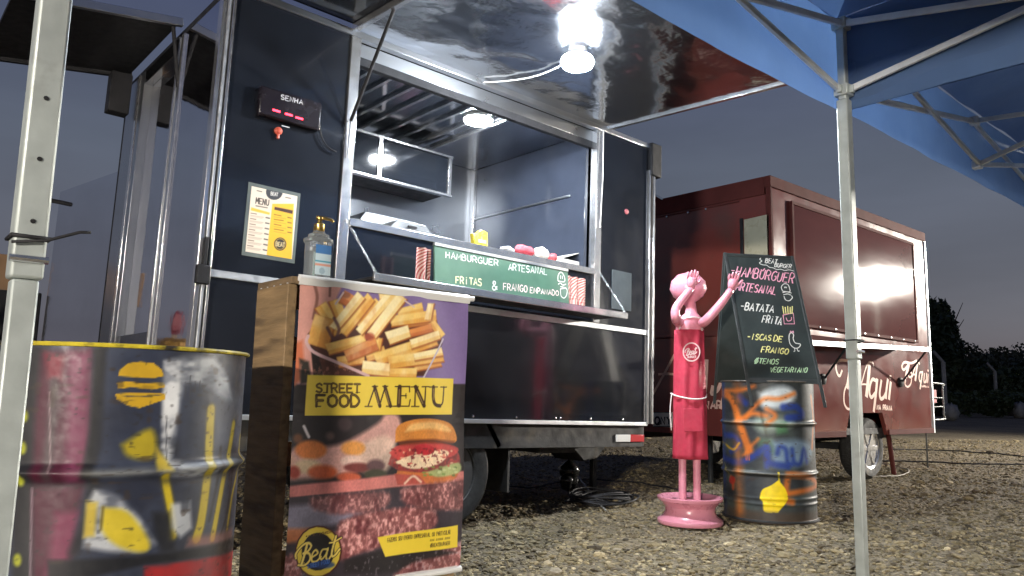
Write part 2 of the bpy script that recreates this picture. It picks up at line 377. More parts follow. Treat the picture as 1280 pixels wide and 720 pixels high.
def paint_grid(name, P, colors, m, parent=None, wrap=False, smooth=True, origin=None):
    h, w = P.shape[:2]; o0 = org_of(parent) if parent is not None else np.array(origin if origin is not None else (0, 0, 0), float)
    idx = np.arange(h*w).reshape(h, w)
    if wrap: nx = np.roll(idx, -1, axis=1); a, b, c, d = idx[:-1], nx[:-1], nx[1:], idx[1:]
    else: a, b, c, d = idx[:-1, :-1], idx[:-1, 1:], idx[1:, 1:], idx[1:, :-1]
    F = np.stack([a, b, c, d], -1).reshape(-1, 4)
    me = mesh_np(name, (P-o0).reshape(-1, 3), F, smooth); me.materials.append(m)
    at = me.color_attributes.new('paint', 'FLOAT_COLOR', 'POINT')
    at.data.foreach_set('color', np.concatenate([lin(np.clip(colors, 0, 255)).reshape(-1, 3), np.ones((h*w, 1))], 1).astype(np.float32).ravel())
    ob = bpy.data.objects.new(name, me); COL.objects.link(ob); ob['org'] = [float(v) for v in o0]
    if parent is not None: ob.parent = parent
    else: ob.location = o0
    return ob
def mesh_np(name, V, F, smooth=False):
    me = bpy.data.meshes.new(name); k = F.shape[1]
    me.vertices.add(len(V)); me.vertices.foreach_set('co', np.asarray(V, np.float32).ravel())
    me.loops.add(F.size); me.loops.foreach_set('vertex_index', F.astype(np.int32).ravel())
    me.polygons.add(len(F)); me.polygons.foreach_set('loop_start', (np.arange(len(F))*k).astype(np.int32))
    me.polygons.foreach_set('loop_total', np.full(len(F), k, np.int32))
    me.polygons.foreach_set('use_smooth', np.full(len(F), smooth)); me.update(); me.validate(); return me

# ------------------------------------------------------------------ ground and gravel
def wav(x, y):
    return .010*np.sin(x*1.7+.6*np.sin(y*1.3))+.009*np.sin(y*2.3+x*.7+1.0)+.006*np.sin(x*5.1-y*3.7)+.004*np.sin(x*11+y*9.3)
def make_ground():
    fine = lambda a, b, st: np.arange(a, b, st)
    xs = np.concatenate([-np.geomspace(1.2, 600, 24)[::-1], fine(-1, 13, .05), 13+np.geomspace(.3, 900, 34)])
    ys = np.concatenate([-np.geomspace(2.2, 500, 22)[::-1], fine(-2, 8, .05), 8+np.geomspace(.3, 900, 34)])
    X, Y = np.meshgrid(xs, ys)
    near = np.clip(1-np.hypot(np.maximum(X-13, 0)+np.maximum(-1-X, 0), np.maximum(Y-8, 0)+np.maximum(-2-Y, 0))/6, 0, 1)
    Z = (wav(X, Y)-.008 + .014*(RNG.random(X.shape)-.5))*near - .006
    h, w = X.shape; idx = np.arange(h*w).reshape(h, w)
    F = np.stack([idx[:-1, :-1], idx[:-1, 1:], idx[1:, 1:], idx[1:, :-1]], -1).reshape(-1, 4)
    me = mesh_np('ground', np.stack([X, Y, Z], -1).reshape(-1, 3), F, True)
    m = bpy.data.materials.new('gravelly_earth'); m.use_nodes = True; n, l = m.node_tree.nodes, m.node_tree.links
    b = n['Principled BSDF']; b.inputs['Roughness'].default_value = .9
    tc = n.new('ShaderNodeTexCoord')
    n1 = n.new('ShaderNodeTexNoise'); n1.inputs['Scale'].default_value = 38; n1.inputs['Detail'].default_value = 6
    n2 = n.new('ShaderNodeTexNoise'); n2.inputs['Scale'].default_value = .55; n2.inputs['Detail'].default_value = 5
    vo = n.new('ShaderNodeTexVoronoi'); vo.inputs['Scale'].default_value = 42
    for q in (n1, n2, vo): l.new(tc.outputs['Object'], q.inputs['Vector'])
    r1 = n.new('ShaderNodeValToRGB'); l.new(n1.outputs['Fac'], r1.inputs[0])
    r1.color_ramp.elements[0].position = .32; r1.color_ramp.elements[0].color = (.080, .062, .038, 1)
    r1.color_ramp.elements[1].position = .72; r1.color_ramp.elements[1].color = (.26, .215, .135, 1)
    r2 = n.new('ShaderNodeMapRange'); l.new(n2.outputs['Fac'], r2.inputs['Value'])
    r2.inputs['From Min'].default_value = .35; r2.inputs['From Max'].default_value = .65; r2.inputs['To Min'].default_value = .66; r2.inputs['To Max'].default_value = 1.2
    mx = n.new('ShaderNodeMixRGB'); mx.blend_type = 'MULTIPLY'; mx.inputs[0].default_value = 1
    l.new(r1.outputs[0], mx.inputs[1]); l.new(r2.outputs[0], mx.inputs[2]); l.new(mx.outputs[0], b.inputs['Base Color'])
    bp = n.new('ShaderNodeBump'); bp.inputs['Distance'].default_value = .02; l.new(vo.outputs['Distance'], bp.inputs['Height'])
    l.new(bp.outputs[0], b.inputs['Normal']); me.materials.append(m)
    o = bpy.data.objects.new('ground', me); COL.objects.link(o); tag(o, kind='structure')
make_ground()

def make_gravel():
    N = 90000
    d = 2.9 + 13.5*RNG.random(N)**1.55; lat = (RNG.random(N)*2-1)*(.74*d+.3)
    fx, fy = _hx, _hy; x = d*fx + lat*fy; y = d*fy - lat*fx
    t = (1+5**.5)/2
    ico = np.array([(-1, t, 0), (1, t, 0), (-1, -t, 0), (1, -t, 0), (0, -1, t), (0, 1, t), (0, -1, -t), (0, 1, -t), (t, 0, -1), (t, 0, 1), (-t, 0, -1), (-t, 0, 1)])/np.hypot(1, t)
    fa = np.array([(0, 11, 5), (0, 5, 1), (0, 1, 7), (0, 7, 10), (0, 10, 11), (1, 5, 9), (5, 11, 4), (11, 10, 2), (10, 7, 6), (7, 1, 8), (3, 9, 4), (3, 4, 2), (3, 2, 6), (3, 6, 8), (3, 8, 9), (4, 9, 5), (2, 4, 11), (6, 2, 10), (8, 6, 7), (9, 8, 1)])
    s = np.exp(RNG.normal(np.log(.0080), .45, N)).clip(.004, .032)*(1+.035*np.maximum(d-4, 0))
    V = ico[None]*(1+.42*(RNG.random((N, 12, 1))-.5)); V = V*(s[:, None, None])*np.stack([.8+.7*RNG.random(N), .7+.5*RNG.random(N), .35+.35*RNG.random(N)], -1)[:, None]
    a = RNG.random(N)*6.283; tx = (RNG.random(N)-.5)*.9
    cx, sx = np.cos(tx)[:, None], np.sin(tx)[:, None]; Y1 = V[..., 1]*cx-V[..., 2]*sx; Z1 = V[..., 1]*sx+V[..., 2]*cx
    ca, sa = np.cos(a)[:, None], np.sin(a)[:, None]; X2 = V[..., 0]*ca-Y1*sa; Y2 = V[..., 0]*sa+Y1*ca
    near = np.clip(1-np.hypot(np.maximum(x-13, 0), np.maximum(y-8, 0))/6, 0, 1)
    z = (wav(x, y)-.008)*near-.006 + s*.22
    W = np.stack([X2+x[:, None], Y2+y[:, None], Z1+z[:, None]], -1).reshape(-1, 3)
    F = (fa[None]+12*np.arange(N)[:, None, None]).reshape(-1, 3)
    me = mesh_np('gravel', W, F, False)
    pal = np.array([(126, 113, 84), (108, 97, 71), (142, 129, 99), (88, 77, 57), (118, 109, 91), (162, 149, 119), (72, 63, 47)])
    c = pal[RNG.choice(7, N, p=[.26, .24, .16, .14, .12, .04, .04])]*(.85+.3*RNG.random((N, 1)))
    at = me.color_attributes.new('paint', 'FLOAT_COLOR', 'POINT')
    at.data.foreach_set('color', np.concatenate([np.repeat(lin(c), 12, 0), np.ones((N*12, 1))], 1).astype(np.float32).ravel())
    me.materials.append(mat('gravel_stone', attr='paint', rough=.9, var=.3, vs=60))
    o = bpy.data.objects.new('gravel', me); COL.objects.link(o)
    tag(o, 'brown grey crushed gravel covering the yard', 'gravel', kind='stuff')
make_gravel()

# ------------------------------------------------------------------ wheels
def wheel(name, root, c, r, w, rim_mat, side=-1, nholes=8, alloy=False):
    """axis along Y; the visible face looks to -Y"""
    cx, cy, cz = c
    wh = MB().lathe([(r*.60, -w*.42), (r*.70, -w*.50), (r*.90, -w*.5), (r*.975, -w*.40), (r, -w*.28), (r, w*.28), (r*.975, w*.40), (r*.9, w*.5), (r*.6, w*.45)], (cx, cy, cz), 'y', 48, close=True).build(name, RUBBER, root, smooth='auto')
    tr = MB()
    for k in range(44):
        t = 2*math.pi*k/44; t2 = t+.07
        for s0, s1, sh in ((-.27, -.02, 0), (.02, .27, .05)):
            p = [(cx+(r+.004)*math.cos(q), cy+w*s, cz+(r+.004)*math.sin(q)) for q, s in ((t+sh, s0), (t2+sh, s0), (t2+sh, s1), (t+sh, s1))]
            p += [(cx+(r-.004)*math.cos(q), cy+w*s, cz+(r-.004)*math.sin(q)) for q, s in ((t+sh, s0), (t2+sh, s0), (t2+sh, s1), (t+sh, s1))]
            tr.add(p, [(0, 1, 2, 3), (0, 4, 5, 1), (1, 5, 6, 2), (2, 6, 7, 3), (3, 7, 4, 0)])
    tr.build('tread', RUBBER, wh)
    if not alloy:
        MB().lathe([(r*.66, -w*.40), (r*.62, -w*.46), (r*.58, -w*.34), (r*.52, -w*.10), (r*.40, -w*.16), (r*.24, -w*.22), (r*.22, -w*.34), (r*.0001, -w*.35)], (cx, cy, cz), 'y', 40).build('rim', rim_mat, wh, smooth='auto')
        ho = MB()
        for k in range(nholes):
            t = 2*math.pi*k/nholes; ho.lathe([(r*.055, -w*.25), (r*.0001, -w*.252)], (cx+r*.44*math.cos(t), cy, cz+r*.44*math.sin(t)), 'y', 10)
        ho.build('rim_slots', BLACKMATT, wh)
    else:
        MB().lathe([(r*.68, -w*.38), (r*.66, -w*.47), (r*.60, -w*.42), (r*.57, -w*.05), (r*.0001, -w*.02)], (cx, cy, cz), 'y', 40).build('rim', rim_mat, wh, smooth='auto')
        for k in range(6):
            t = 2*math.pi*k/6; e = np.array([math.cos(t), 0, math.sin(t)])
            MB().bar(np.array(c)+e*r*.10+[0, -w*.36, 0], np.array(c)+e*r*.61+[0, -w*.38, 0], r*.15, .02, up=(0, 1, 0)).build('spoke', rim_mat, wh, bevel=.004)
        MB().lathe([(r*.17, -w*.30), (r*.15, -w*.44), (r*.0001, -w*.45)], (cx, cy, cz), 'y', 20).build('hub_cap', rim_mat, wh, smooth='auto')
    return wh

# ------------------------------------------------------------------ red trailer
RX0, RX1, RY0, RY1, RZ0, RZ1 = 5.95, 9.27, 3.45, 5.6, .43, 2.70
red = thing('food_trailer', (7.6, 4.5, 0), 'closed dark red food trailer with cream script lettering on its side', 'food trailer')
ax0, ax1, axt = 7.28, float(at_y(1103, 516, RY0)[0]), float(at_y(1103, 516, RY0)[2])
ax2 = float(at_y(1110, 543, RY0)[0])
MB().prism([(RX0, RY0, RZ0), (RX0, RY0, 1.30), (RX1, RY0, 1.30), (RX1, RY0, RZ0), (ax2, RY0, RZ0), (ax1, RY0, axt), (ax0, RY0, axt), (ax0-.1, RY0, RZ0)], (0, .04, 0)).build('lower_wall', REDPAINT, red)
box('upper_wall', (RX0, RY0, 1.302), (RX1, RY0+.04, RZ1-.10), REDPAINT, red, bevel=.002)
box('roof_fascia', (RX0-.012, RY0-.015, RZ1-.10), (RX1+.012, RY0+.045, RZ1), REDTRIM, red)
box('end_wall', (RX0, RY0+.042, RZ0), (RX0+.04, RY1, RZ1-.16), REDPAINT, red, bevel=.002)
box('roof_fascia', (RX0-.012, RY0+.047, RZ1-.16), (RX0+.045, RY1, RZ1), REDTRIM, red)
box('end_wall', (RX1-.04, RY0+.042, RZ0), (RX1, RY1, RZ1-.10), REDPAINT, red)
box('back_wall', (RX0, RY1, RZ0), (RX1, RY1+.04, RZ1), REDPAINT, red)
box('roof', (RX0+.05, RY0+.05, RZ1-.05), (RX1-.05, RY1-.003, RZ1-.01), REDTRIM, red)
box('floor', (RX0+.045, RY0+.045, RZ0+.01), (RX1-.045, RY1-.003, RZ0+.07), UNDER, red)
box('lower_rail', (RX0, RY0-.012, RZ0+.0), (ax0-.1, RY0-.001, RZ0+.055), REDTRIM, red)
box('lower_rail', (ax2+.01, RY0-.012, RZ0+.0), (RX1, RY0-.001, RZ0+.055), REDTRIM, red)
box('corner_trim', (RX0-.014, RY0-.014, RZ0), (RX0+.02, RY0+.03, RZ1-.102), REDTRIM, red)
box('corner_trim', (RX1-.02, RY0-.014, RZ0), (RX1+.014, RY0+.03, RZ1-.102), ALU, red)
# serving hatch, shut
hx0, hx1, hz0, hz1 = 6.3, 8.88, 1.44, 2.50
ht = box('serving_hatch', (hx0, RY0-.022, hz0), (hx1, RY0-.001, hz1), mat('red_hatch_paint', (.115, .038, .033), .06, var=.2, vs=1.6, rvar=.04, bump=.0012, bs=2.6, stretch=(.6, 1, 1.6)), red, bevel=.002)
for a, b in (((hx0-.03, hz0-.03), (hx1+.03, hz0)), ((hx0-.03, hz1), (hx1+.03, hz1+.03)), ((hx0-.03, hz0), (hx0, hz1)), ((hx1, hz0), (hx1+.03, hz1))):
    box('hatch_frame', (a[0], RY0-.03, a[1]), (b[0], RY0-.0005, b[1]), REDTRIM, ht, bevel=.002)
hb = MB()
for k in range(9): hb.lathe([(.010, -.004), (.008, -.010), (.0001, -.011)], (hx0+.1+k*.3, RY0-.028, hz0-.015), 'y', 8)
tag(hb.build('bolts', ALU, ht), kind='stuff')
# shelf
s0, s1 = at_y(1008, 430, 3.15), at_y(1160, 437, 3.15)
sh = MB().prism([(s0[0]-.35, 3.15, s0[2]-.015), (s1[0], 3.15, s1[2]-.015), (s1[0]+.02, RY0-.002, 1.325), (s0[0]-.35, RY0-.002, 1.325)], (0, 0, .022)).build('shelf', REDTRIM, red)
MB().bar((s0[0]-.35, 3.138, s0[2]), (s1[0], 3.138, s1[2]), .022, .045).build('shelf_edge', ALU, sh, bevel=.002)
for px, py, qx, qy in ((1146, 440, 1127, 478), (1051, 437, 1030, 474)):
    q = at_y(qx, qy, RY0-.02); p = np.array([q[0]-.02, 3.17, 1.28])
    tube('shelf_strut', [p, q], .010, BLACKMATT, red, 8)
    MB().lathe([(.052, 0), (.05, -.02), (.03, -.03), (.0001, -.032)], (q[0], RY0-.001, q[2]), 'y', 18).build('strut_mount', BLACKMATT, red, smooth='auto')
# stickers
pr = Plane((0, RY0, 0), (1, 0, 0), (0, 0, 1))
def panel_px(surf, pts, off, th, name, m, parent, **k):
    q = [surf.at(*surf.uv(p), off) for p in pts]
    return MB().prism(q, surf.n*th).build(name, m, parent, **k)
STICK = mat('pale_sticker', (.55, .50, .42), .5, var=.2, vs=30)
panel_px(pr, [(1124, 417), (1141, 419), (1141, 427), (1124, 425)], .001, .002, 'sticker', STICK, red)
stk = panel_px(pr, [(1143, 356), (1155, 358), (1157, 385), (1144, 383)], .001, .002, 'sticker', STICK, red)
ribbons(pr, text('ACAI', (1144.5, 377), (1155, 378.5), (0, -9), 1.2), .004, 'lettering', mat('faded_ink', (.25, .20, .17), .7), stk)
# lettering on the serving side
Z5 = zoom(1050, 430, 7.2)
def zs(Z, l, s): return [(Z(p), w/s) for p, w in l]
big = zs(Z5, [([(264, 188), (252, 330), (236, 478)], 34), ([(306, 200), (292, 168), (258, 166), (228, 228), (198, 335), (166, 445)], 10), ([(182, 366), (215, 362), (245, 366)], 9),
    ([(322, 330), (292, 318), (272, 360), (264, 440), (282, 480), (316, 440)], 20), ([(334, 312), (320, 460), (302, 612)], 26),
    ([(372, 322), (356, 440), (366, 492), (392, 480), (412, 440)], 20), ([(430, 312), (416, 420), (412, 495)], 22), ([(456, 338), (446, 430), (440, 502)], 24), (circ((452, 298), 6, 7, 8), 14),
    ([(18, 235), (-2, 285), (-26, 265), (-38, 195), (-10, 150), (60, 150), (150, 178)], 16), ([(95, 165), (80, 300), (62, 400)], 36), ([(60, 362), (36, 440), (38, 535), (72, 585), (120, 560), (140, 470), (128, 400), (92, 402), (84, 470), (112, 478), (135, 420)], 14)], 7.2)
ribbons(pr, big, .0015, 'lettering', CREAM, red)
ribbons(pr, text('NA', Z5([(330, 590)])[0], Z5([(368, 592)])[0], (0, -5.8), 1.3)+text('PRAIA', Z5([(385, 593)])[0], Z5([(468, 599)])[0], (0, -5.8), 1.3), .0015, 'lettering', CREAM, red)
small = zs(Z5, [([(604, 200), (572, 232), (556, 200), (580, 164), (640, 172), (690, 150)], 13), ([(618, 178), (604, 240), (592, 300)], 26), ([(590, 318), (584, 362), (608, 386), (634, 362), (644, 306)], 10), (circ((630, 276), 15, 24, 14), 12),
    ([(694, 178), (684, 260), (676, 332)], 19), ([(716, 184), (704, 164), (682, 182), (664, 240), (648, 300)], 11), ([(656, 274), (684, 276)], 9), ([(736, 256), (718, 258), (710, 310), (722, 338), (736, 310)], 10), ([(742, 244), (730, 330), (718, 406)], 13),
    ([(758, 262), (754, 330), (764, 346), (774, 322)], 9), ([(778, 258), (774, 348)], 9), ([(792, 268), (786, 350)], 11), (circ((791, 240), 3, 4, 7), 7)], 7.2)
ribbons(pr, small, .0015, 'lettering', CREAM, red)
ribbons(pr, text('NAPRAIA', Z5([(730, 388)])[0], Z5([(798, 394)])[0], (0, -2.2), .6), .0015, 'lettering', CREAM, red)
# left end: lettering, pale window, plate
pe = Plane((RX0, 0, 0), (0, -1, 0), (0, 0, 1))
ZE = zoom(800, 420, 5.14)
ribbons(pe, zs(ZE, [([(235, 95), (160, 235), (82, 378)], 15), ([(118, 246), (170, 243), (232, 246)], 13), ([(90, 225), (84, 260), (88, 292)], 12), ([(412, 150), (405, 300), (388, 470)], 62),
    ([(330, 60), (270, 70), (232, 105)], 15), ([(470, 318), (462, 372), (500, 345), (520, 300)], 24), ([(560, 250), (545, 380), (520, 470)], 34), ([(640, 260), (620, 400), (690, 400)], 30)], 5.14), .0015, 'lettering', CREAM, red)
ribbons(pe, text('NAPRAIA', ZE([(412, 466)])[0], ZE([(690, 474)])[0], (0, -9.5), 2.2), .0015, 'lettering', CREAM, red)
win = panel_px(pe, [(931, 275), (962, 268), (962.5, 345), (932, 345)], .002, .012, 'window', mat('pale_window_panel', (.42, .40, .29), .3, var=.2, vs=5), red)
box('window_frame', (RX0-.016, 3.715, 1.5), (RX0-.001, 3.745, 2.36), BLACKMATT, red)
box('seam_strip', (RX0-.010, 3.75, 2.515), (RX0-.001, RY1, 2.53), REDTRIM, red)
for yy in (4.1, 4.3, 4.55): MB().lathe([(.012, 0), (.010, -.008), (.0001, -.010)], (RX0-.008, yy, 2.508), 'x', 8).build('bolt', CHROME, red)
box('seam_strip', (RX0-.010, 3.5, 1.318), (RX0-.001, RY1, 1.334), REDTRIM, red)
pl = panel_px(pe, [(817, 515), (841, 515), (841, 534), (817, 533)], .002, .006, 'number_plate', mat('plate_white', (.55, .55, .52), .4), red)
ribbons(pe, text('QNY', (819, 530.5), (841, 530.5), (0, -9.5), 2.2), .0095, 'lettering', BLACKMATT, pl)
for py in (515.5, 533): ribbons(pe, [([(817.5, py), (840.5, py)], .9, False)], .0095, 'plate_border', BLACKMATT, pl)
# running gear
wheel('wheel', red, (7.82, 3.60, .30), .30, .20, CHROME, alloy=True)
wheel('wheel', red, (7.82, 5.42, .30), .30, .20, CHROME, alloy=True)
box('axle', (7.78, 3.7, .27), (7.86, 5.32, .34), UNDER, red)
box('chassis_beam', (RX0+.1, 3.85, .36), (RX1-.2, 3.93, RZ0+.005), UNDER, red)
box('chassis_beam', (RX0+.1, 5.0, .36), (RX1-.2, 5.08, RZ0+.005), UNDER, red)
q = at_y(1110, 545, 3.62)
MB().tube([(q[0], 3.62, RZ0+.02), (q[0]+.06, 3.60, .0)], .025, 10).build('stabiliser_leg', REDTRIM, red, smooth='auto')
MB().tube([(RX0+.15, 4.2, RZ0+.02), (RX0+.15, 4.2, .0)], .025, 10).build('stabiliser_leg', UNDER, red, smooth='auto')

# ------------------------------------------------------------------ black food trailer
TX0, TX1, TY0, TY1 = 1.20, 4.45, 3.60, 5.30
ZB, ZTRIM, ZRAIL, ZHEAD, ZTOP = .602, 1.262, 1.645, 2.535, 2.70
OX0, OX1 = 1.90, 3.87                                               # serving opening
tr = thing('food_trailer', TILT_P, 'black food trailer with raised mirror-lined hatch and lit kitchen inside', 'food trailer', M=M_T)
pf = Plane((0, TY0, 0), (1, 0, 0), (0, 0, 1), M_T)
def tb(name, a, b, m, parent=tr, bevel=.003): return box(name, a, b, m, parent, bevel)
# serving side panels
tb('side_panel', (TX0+.03, TY0, ZTRIM+.018), (OX0-.03, TY0+.035, ZTOP-.03), BLACKPAINT)
tb('side_panel', (OX1+.03, TY0, ZTRIM+.018), (TX1-.03, TY0+.035, ZTOP-.03), BLACKPAINT)
tb('lower_panel', (TX0+.03, TY0, ZB+.012), (TX1-.03, TY0+.035, ZTRIM-.018), BLACKPAINT)
tb('counter_front', (OX0+.03, TY0+.004, ZTRIM+.018), (OX1-.03, TY0+.035, ZRAIL-.03), BLACKPAINT)
tb('top_rail', (TX0, TY0-.012, ZTOP-.03), (TX1, TY0+.036, ZTOP+.008), STEEL)
tb('header_beam', (OX0+.03, TY0+.03, ZHEAD), (OX1-.03, TY0+.07, ZHEAD+.05), BLACKMATT)
tb('header_panel', (OX0+.03, TY0+.04, ZHEAD+.052), (OX1-.03, TY0+.06, ZTOP-.032), STEEL)
tb('trim_strip', (TX0+.03, TY0-.010, ZTRIM-.018), (TX1-.02, TY0+.01, ZTRIM+.018), ALU)
tb('bottom_trim', (TX0+.03, TY0-.012, ZB-.014), (TX1-.02, TY0+.01, ZB+.012), ALU)
tb('window_jamb', (OX0-.03, TY0-.012, ZTRIM+.019), (OX0+.03, TY0+.05, ZTOP-.031), CHROME)
tb('window_jamb', (OX1-.03, TY0-.012, ZTRIM+.019), (OX1+.03, TY0+.05, ZTOP-.031), CHROME)
tb('counter_rail', (OX0+.031, TY0-.014, ZRAIL-.03), (OX1-.031, TY0+.05, ZRAIL+.012), CHROME)
for k, (x, w) in enumerate(((TX0-.035, .022), (TX0-.008, .016), (TX0+.014, .014))):
    tb('corner_strip', (x, TY0-.02-.006*k, ZB), (x+w, TY0+.03, ZTOP), CHROME if k != 1 else ALU)
for k, (x, w) in enumerate(((TX1-.028, .014), (TX1-.008, .020), (TX1+.018, .022))):
    tb('corner_strip', (x, TY0-.018, ZB), (x+w, TY0+.04, ZTOP-.2), CHROME if k != 1 else BLACKMATT)
tb('corner_cap', (TX1-.02, TY0-.03, ZTOP-.24), (TX1+.10, TY0+.25, ZTOP+.02), BLACKMATT, bevel=.01)
tb('latch', (TX0-.045, TY0-.055, 1.20), (TX0+.02, TY0-.027, 1.29), BLACKMATT, bevel=.006)
tb('latch_arm', (TX0-.02, TY0-.05, 1.29), (TX0+.0, TY0-.03, 1.42), BLACKMATT)
rv = MB()
for px in (591, 645, 694, 738, 778, 545, 480, 700):
    u, v = pf.uv((px, 521)); rv.lathe([(.008, 0), (.007, -.006), (.0001, -.008)], (u, TY0, ZB+.028), 'y', 8)
tag(rv.build('screw_row', CHROME, tr), kind='stuff')
# body shell
tb('back_wall', (TX0+.03, TY1-.03, ZB), (TX1-.03, TY1, ZTOP-.03), BLACKPAINT)
tb('roof', (TX0, TY0+.037, ZTOP-.03), (TX1, TY1, ZTOP+.006), BLACKMATT)
tb('floor', (TX0+.03, TY0+.036, ZB-.01), (TX1-.03, TY1-.031, ZB+.04), UNDER)
tb('end_wall', (TX1-.03, TY0+.041, ZB), (TX1, TY1, ZTOP-.031), BLACKPAINT)
# left end: mirror panel, chrome posts, open bay with its own raised hatch
tb('end_wall', (TX0, TY0+.032, ZB), (TX0+.03, 4.22, ZTOP-.031), MIRRORF)
tb('end_wall', (TX0, 4.34, ZB), (TX0+.03, 4.93, 1.02), BLACKPAINT)
tb('bay_lining', (TX0+.035, 4.312, 1.02), (TX0+.06, 4.928, ZTOP-.04), MIRRORF)
tb('end_post', (TX0-.012, 4.222, ZB), (TX0+.05, 4.262, ZTOP-.035), CHROME)
tb('end_post', (TX0-.004, 4.266, ZB), (TX0+.045, 4.29, ZTOP-.035), STEEL)
tb('end_post', (TX0-.016, 4.292, ZB), (TX0+.04, 4.31, ZTOP-.035), CHROME)
tb('end_post', (TX0-.015, 4.93, ZB), (TX0+.06, 5.0, ZTOP-.035), STEEL)
tb('end_post', (TX0-.02, 5.004, ZB), (TX0+.06, 5.05, ZTOP-.035), CHROME)
tb('end_post', (TX0-.012, 5.054, ZB), (TX0+.06, 5.30, ZTOP-.035), STEEL)
tb('end_header', (TX0-.012, 4.312, ZTOP-.12), (TX0+.035, 4.928, ZTOP-.035), MIRROR)
eh = MB().prism([(TX0-.03, 4.26, ZTOP+.03), (TX0-.03, 5.22, ZTOP+.03), (.40, 5.22, ZTOP-.10), (.40, 4.26, ZTOP-.10)], (0, 0, .025)).build('end_hatch', BLACKMATT, tr, label='dark raised hatch over the left end of the trailer')
MB().bar((TX0-.02, 4.25, ZTOP+.028), (.40, 4.25, ZTOP-.10), .03, .045).build('hatch_edge', STEEL, eh, bevel=.003)
MB().bar((TX0-.02, 5.23, ZTOP+.028), (.40, 5.23, ZTOP-.10), .03, .045).build('hatch_edge', BLACKMATT, eh, bevel=.003)
tube('gas_strut', [(TX0-.06, 4.27, ZTOP-.005), (TX0-.005, 4.26, ZTOP-.34)], .011, BLACKMATT, tr, 8)
tb('hatch_bracket', (TX0-.16, 5.10, ZTOP-.28), (TX0-.04, 5.2, ZTOP-.02), BLACKMATT, bevel=.006)
dz0 = at_y(140, 218, 5.36); dz1 = at_z(66, 245, dz0[2])
md = MB().prism([(dz0[0], 5.36, .72), (dz0[0], 5.36, dz0[2]), (dz1[0], dz1[1], dz0[2]), (dz1[0], dz1[1], .72)], (.02, .012, 0)).build('rear_door', MIRRORF, tr, label='open mirror-polished steel door')
MB().tube([(dz1[0]-.07, dz1[1]-.03, dz0[2]-.08), (dz1[0]+.08, dz1[1]-.06, dz0[2]-.09)], .016, 8).build('door_latch', BLACKMATT, md, smooth='auto')
MB().box((dz0[0]+.04, 5.33, dz0[2]-.18), (dz0[0]+.07, 5.355, dz0[2]-.02)).build('hinge', ALU, md)
tb('rear_frame', (TX0-.012, 5.302, ZB), (TX0+.03, 5.335, ZTOP-.2), BLACKMATT)
# right end: small raised flap
MB().prism([(TX1+.02, 3.75, 2.42), (TX1+.02, 4.35, 2.42), (TX1+.34, 4.35, 2.37), (TX1+.34, 3.75, 2.37)], (0, 0, .02)).build('end_flap', MIRROR, tr)
# interior
CX1 = 3.80
tb('partition_wall', (CX1, TY0+.06, ZB+.04), (CX1+.03, 4.95, ZHEAD+.10), NAVY)
tb('partition_shelf', (CX1-.012, TY0+.2, 2.20), (CX1-.001, 4.93, 2.215), STEEL)
tb('inner_back_wall', (TX0+.2, 4.95, ZB+.04), (CX1, 4.97, ZHEAD+.10), STEEL)
tb('inner_end_wall', (TX0+.17, TY0+.06, ZB+.04), (TX0+.2, 4.95, ZHEAD+.10), NAVY)
tb('ceiling', (TX0+.17, TY0+.072, ZHEAD+.101), (CX1+.03, 4.97, ZHEAD+.115), mat('mirror_steel_ceiling', (.5, .52, .56), .12, 1, var=.1, vs=3, bump=.004, bs=1.6))
for k in range(9):
    x = 1.95+k*.155 + (.01 if k % 2 else 0)
    tb('ceiling_rib', (x, TY0+.10, ZHEAD+.078), (x+.022, 4.93, ZHEAD+.10), CHROME, bevel=.002)
tb('corner_post', (CX1-.03, 4.90, ZRAIL-.6), (CX1-.001, 4.949, ZHEAD+.1), CHROME)
tb('counter_top', (OX0+.0, TY0+.052, ZRAIL-.045), (CX1-.001, 4.15, ZRAIL-.008), STEEL)
cab = tb('wall_cabinet', (1.55, 4.60, 2.26), (3.30, 4.948, 2.53), BLACKMATT)
for x in (1.56, 2.03, 2.66, 3.27): tb('cabinet_post', (x, 4.578, 2.255), (x+.03, 4.599, 2.535), CHROME, cab, .002)
for z in (2.236, 2.536): tb('cabinet_rail', (1.54, 4.575, z), (3.31, 4.62, z+.018), CHROME, cab, .002)
for x0, x1 in ((1.595, 2.025), (2.065, 2.655), (2.695, 3.265)): tb('glass_door', (x0, 4.588, 2.258), (x1, 4.597, 2.532), GLASSD, cab, .001)
tb('extractor_hood', (1.75, 4.30, 2.02), (2.32, 4.60, 2.16), STEEL, bevel=.01)
tb('wall_shelf', (1.6, 4.62, 1.98), (2.5, 4.948, 2.0), STEEL)
MB().prism([(2.35, 4.28, 1.66), (2.35, 4.28, 1.80), (2.45, 4.34, 1.92), (2.85, 4.34, 1.92), (2.95, 4.28, 1.80), (2.95, 4.28, 1.66)], (0, .45, 0))  .build('griddle_cover', mat('dark_steel', (.20, .21, .22), .35, .8, var=.2), tr, bevel=.006)
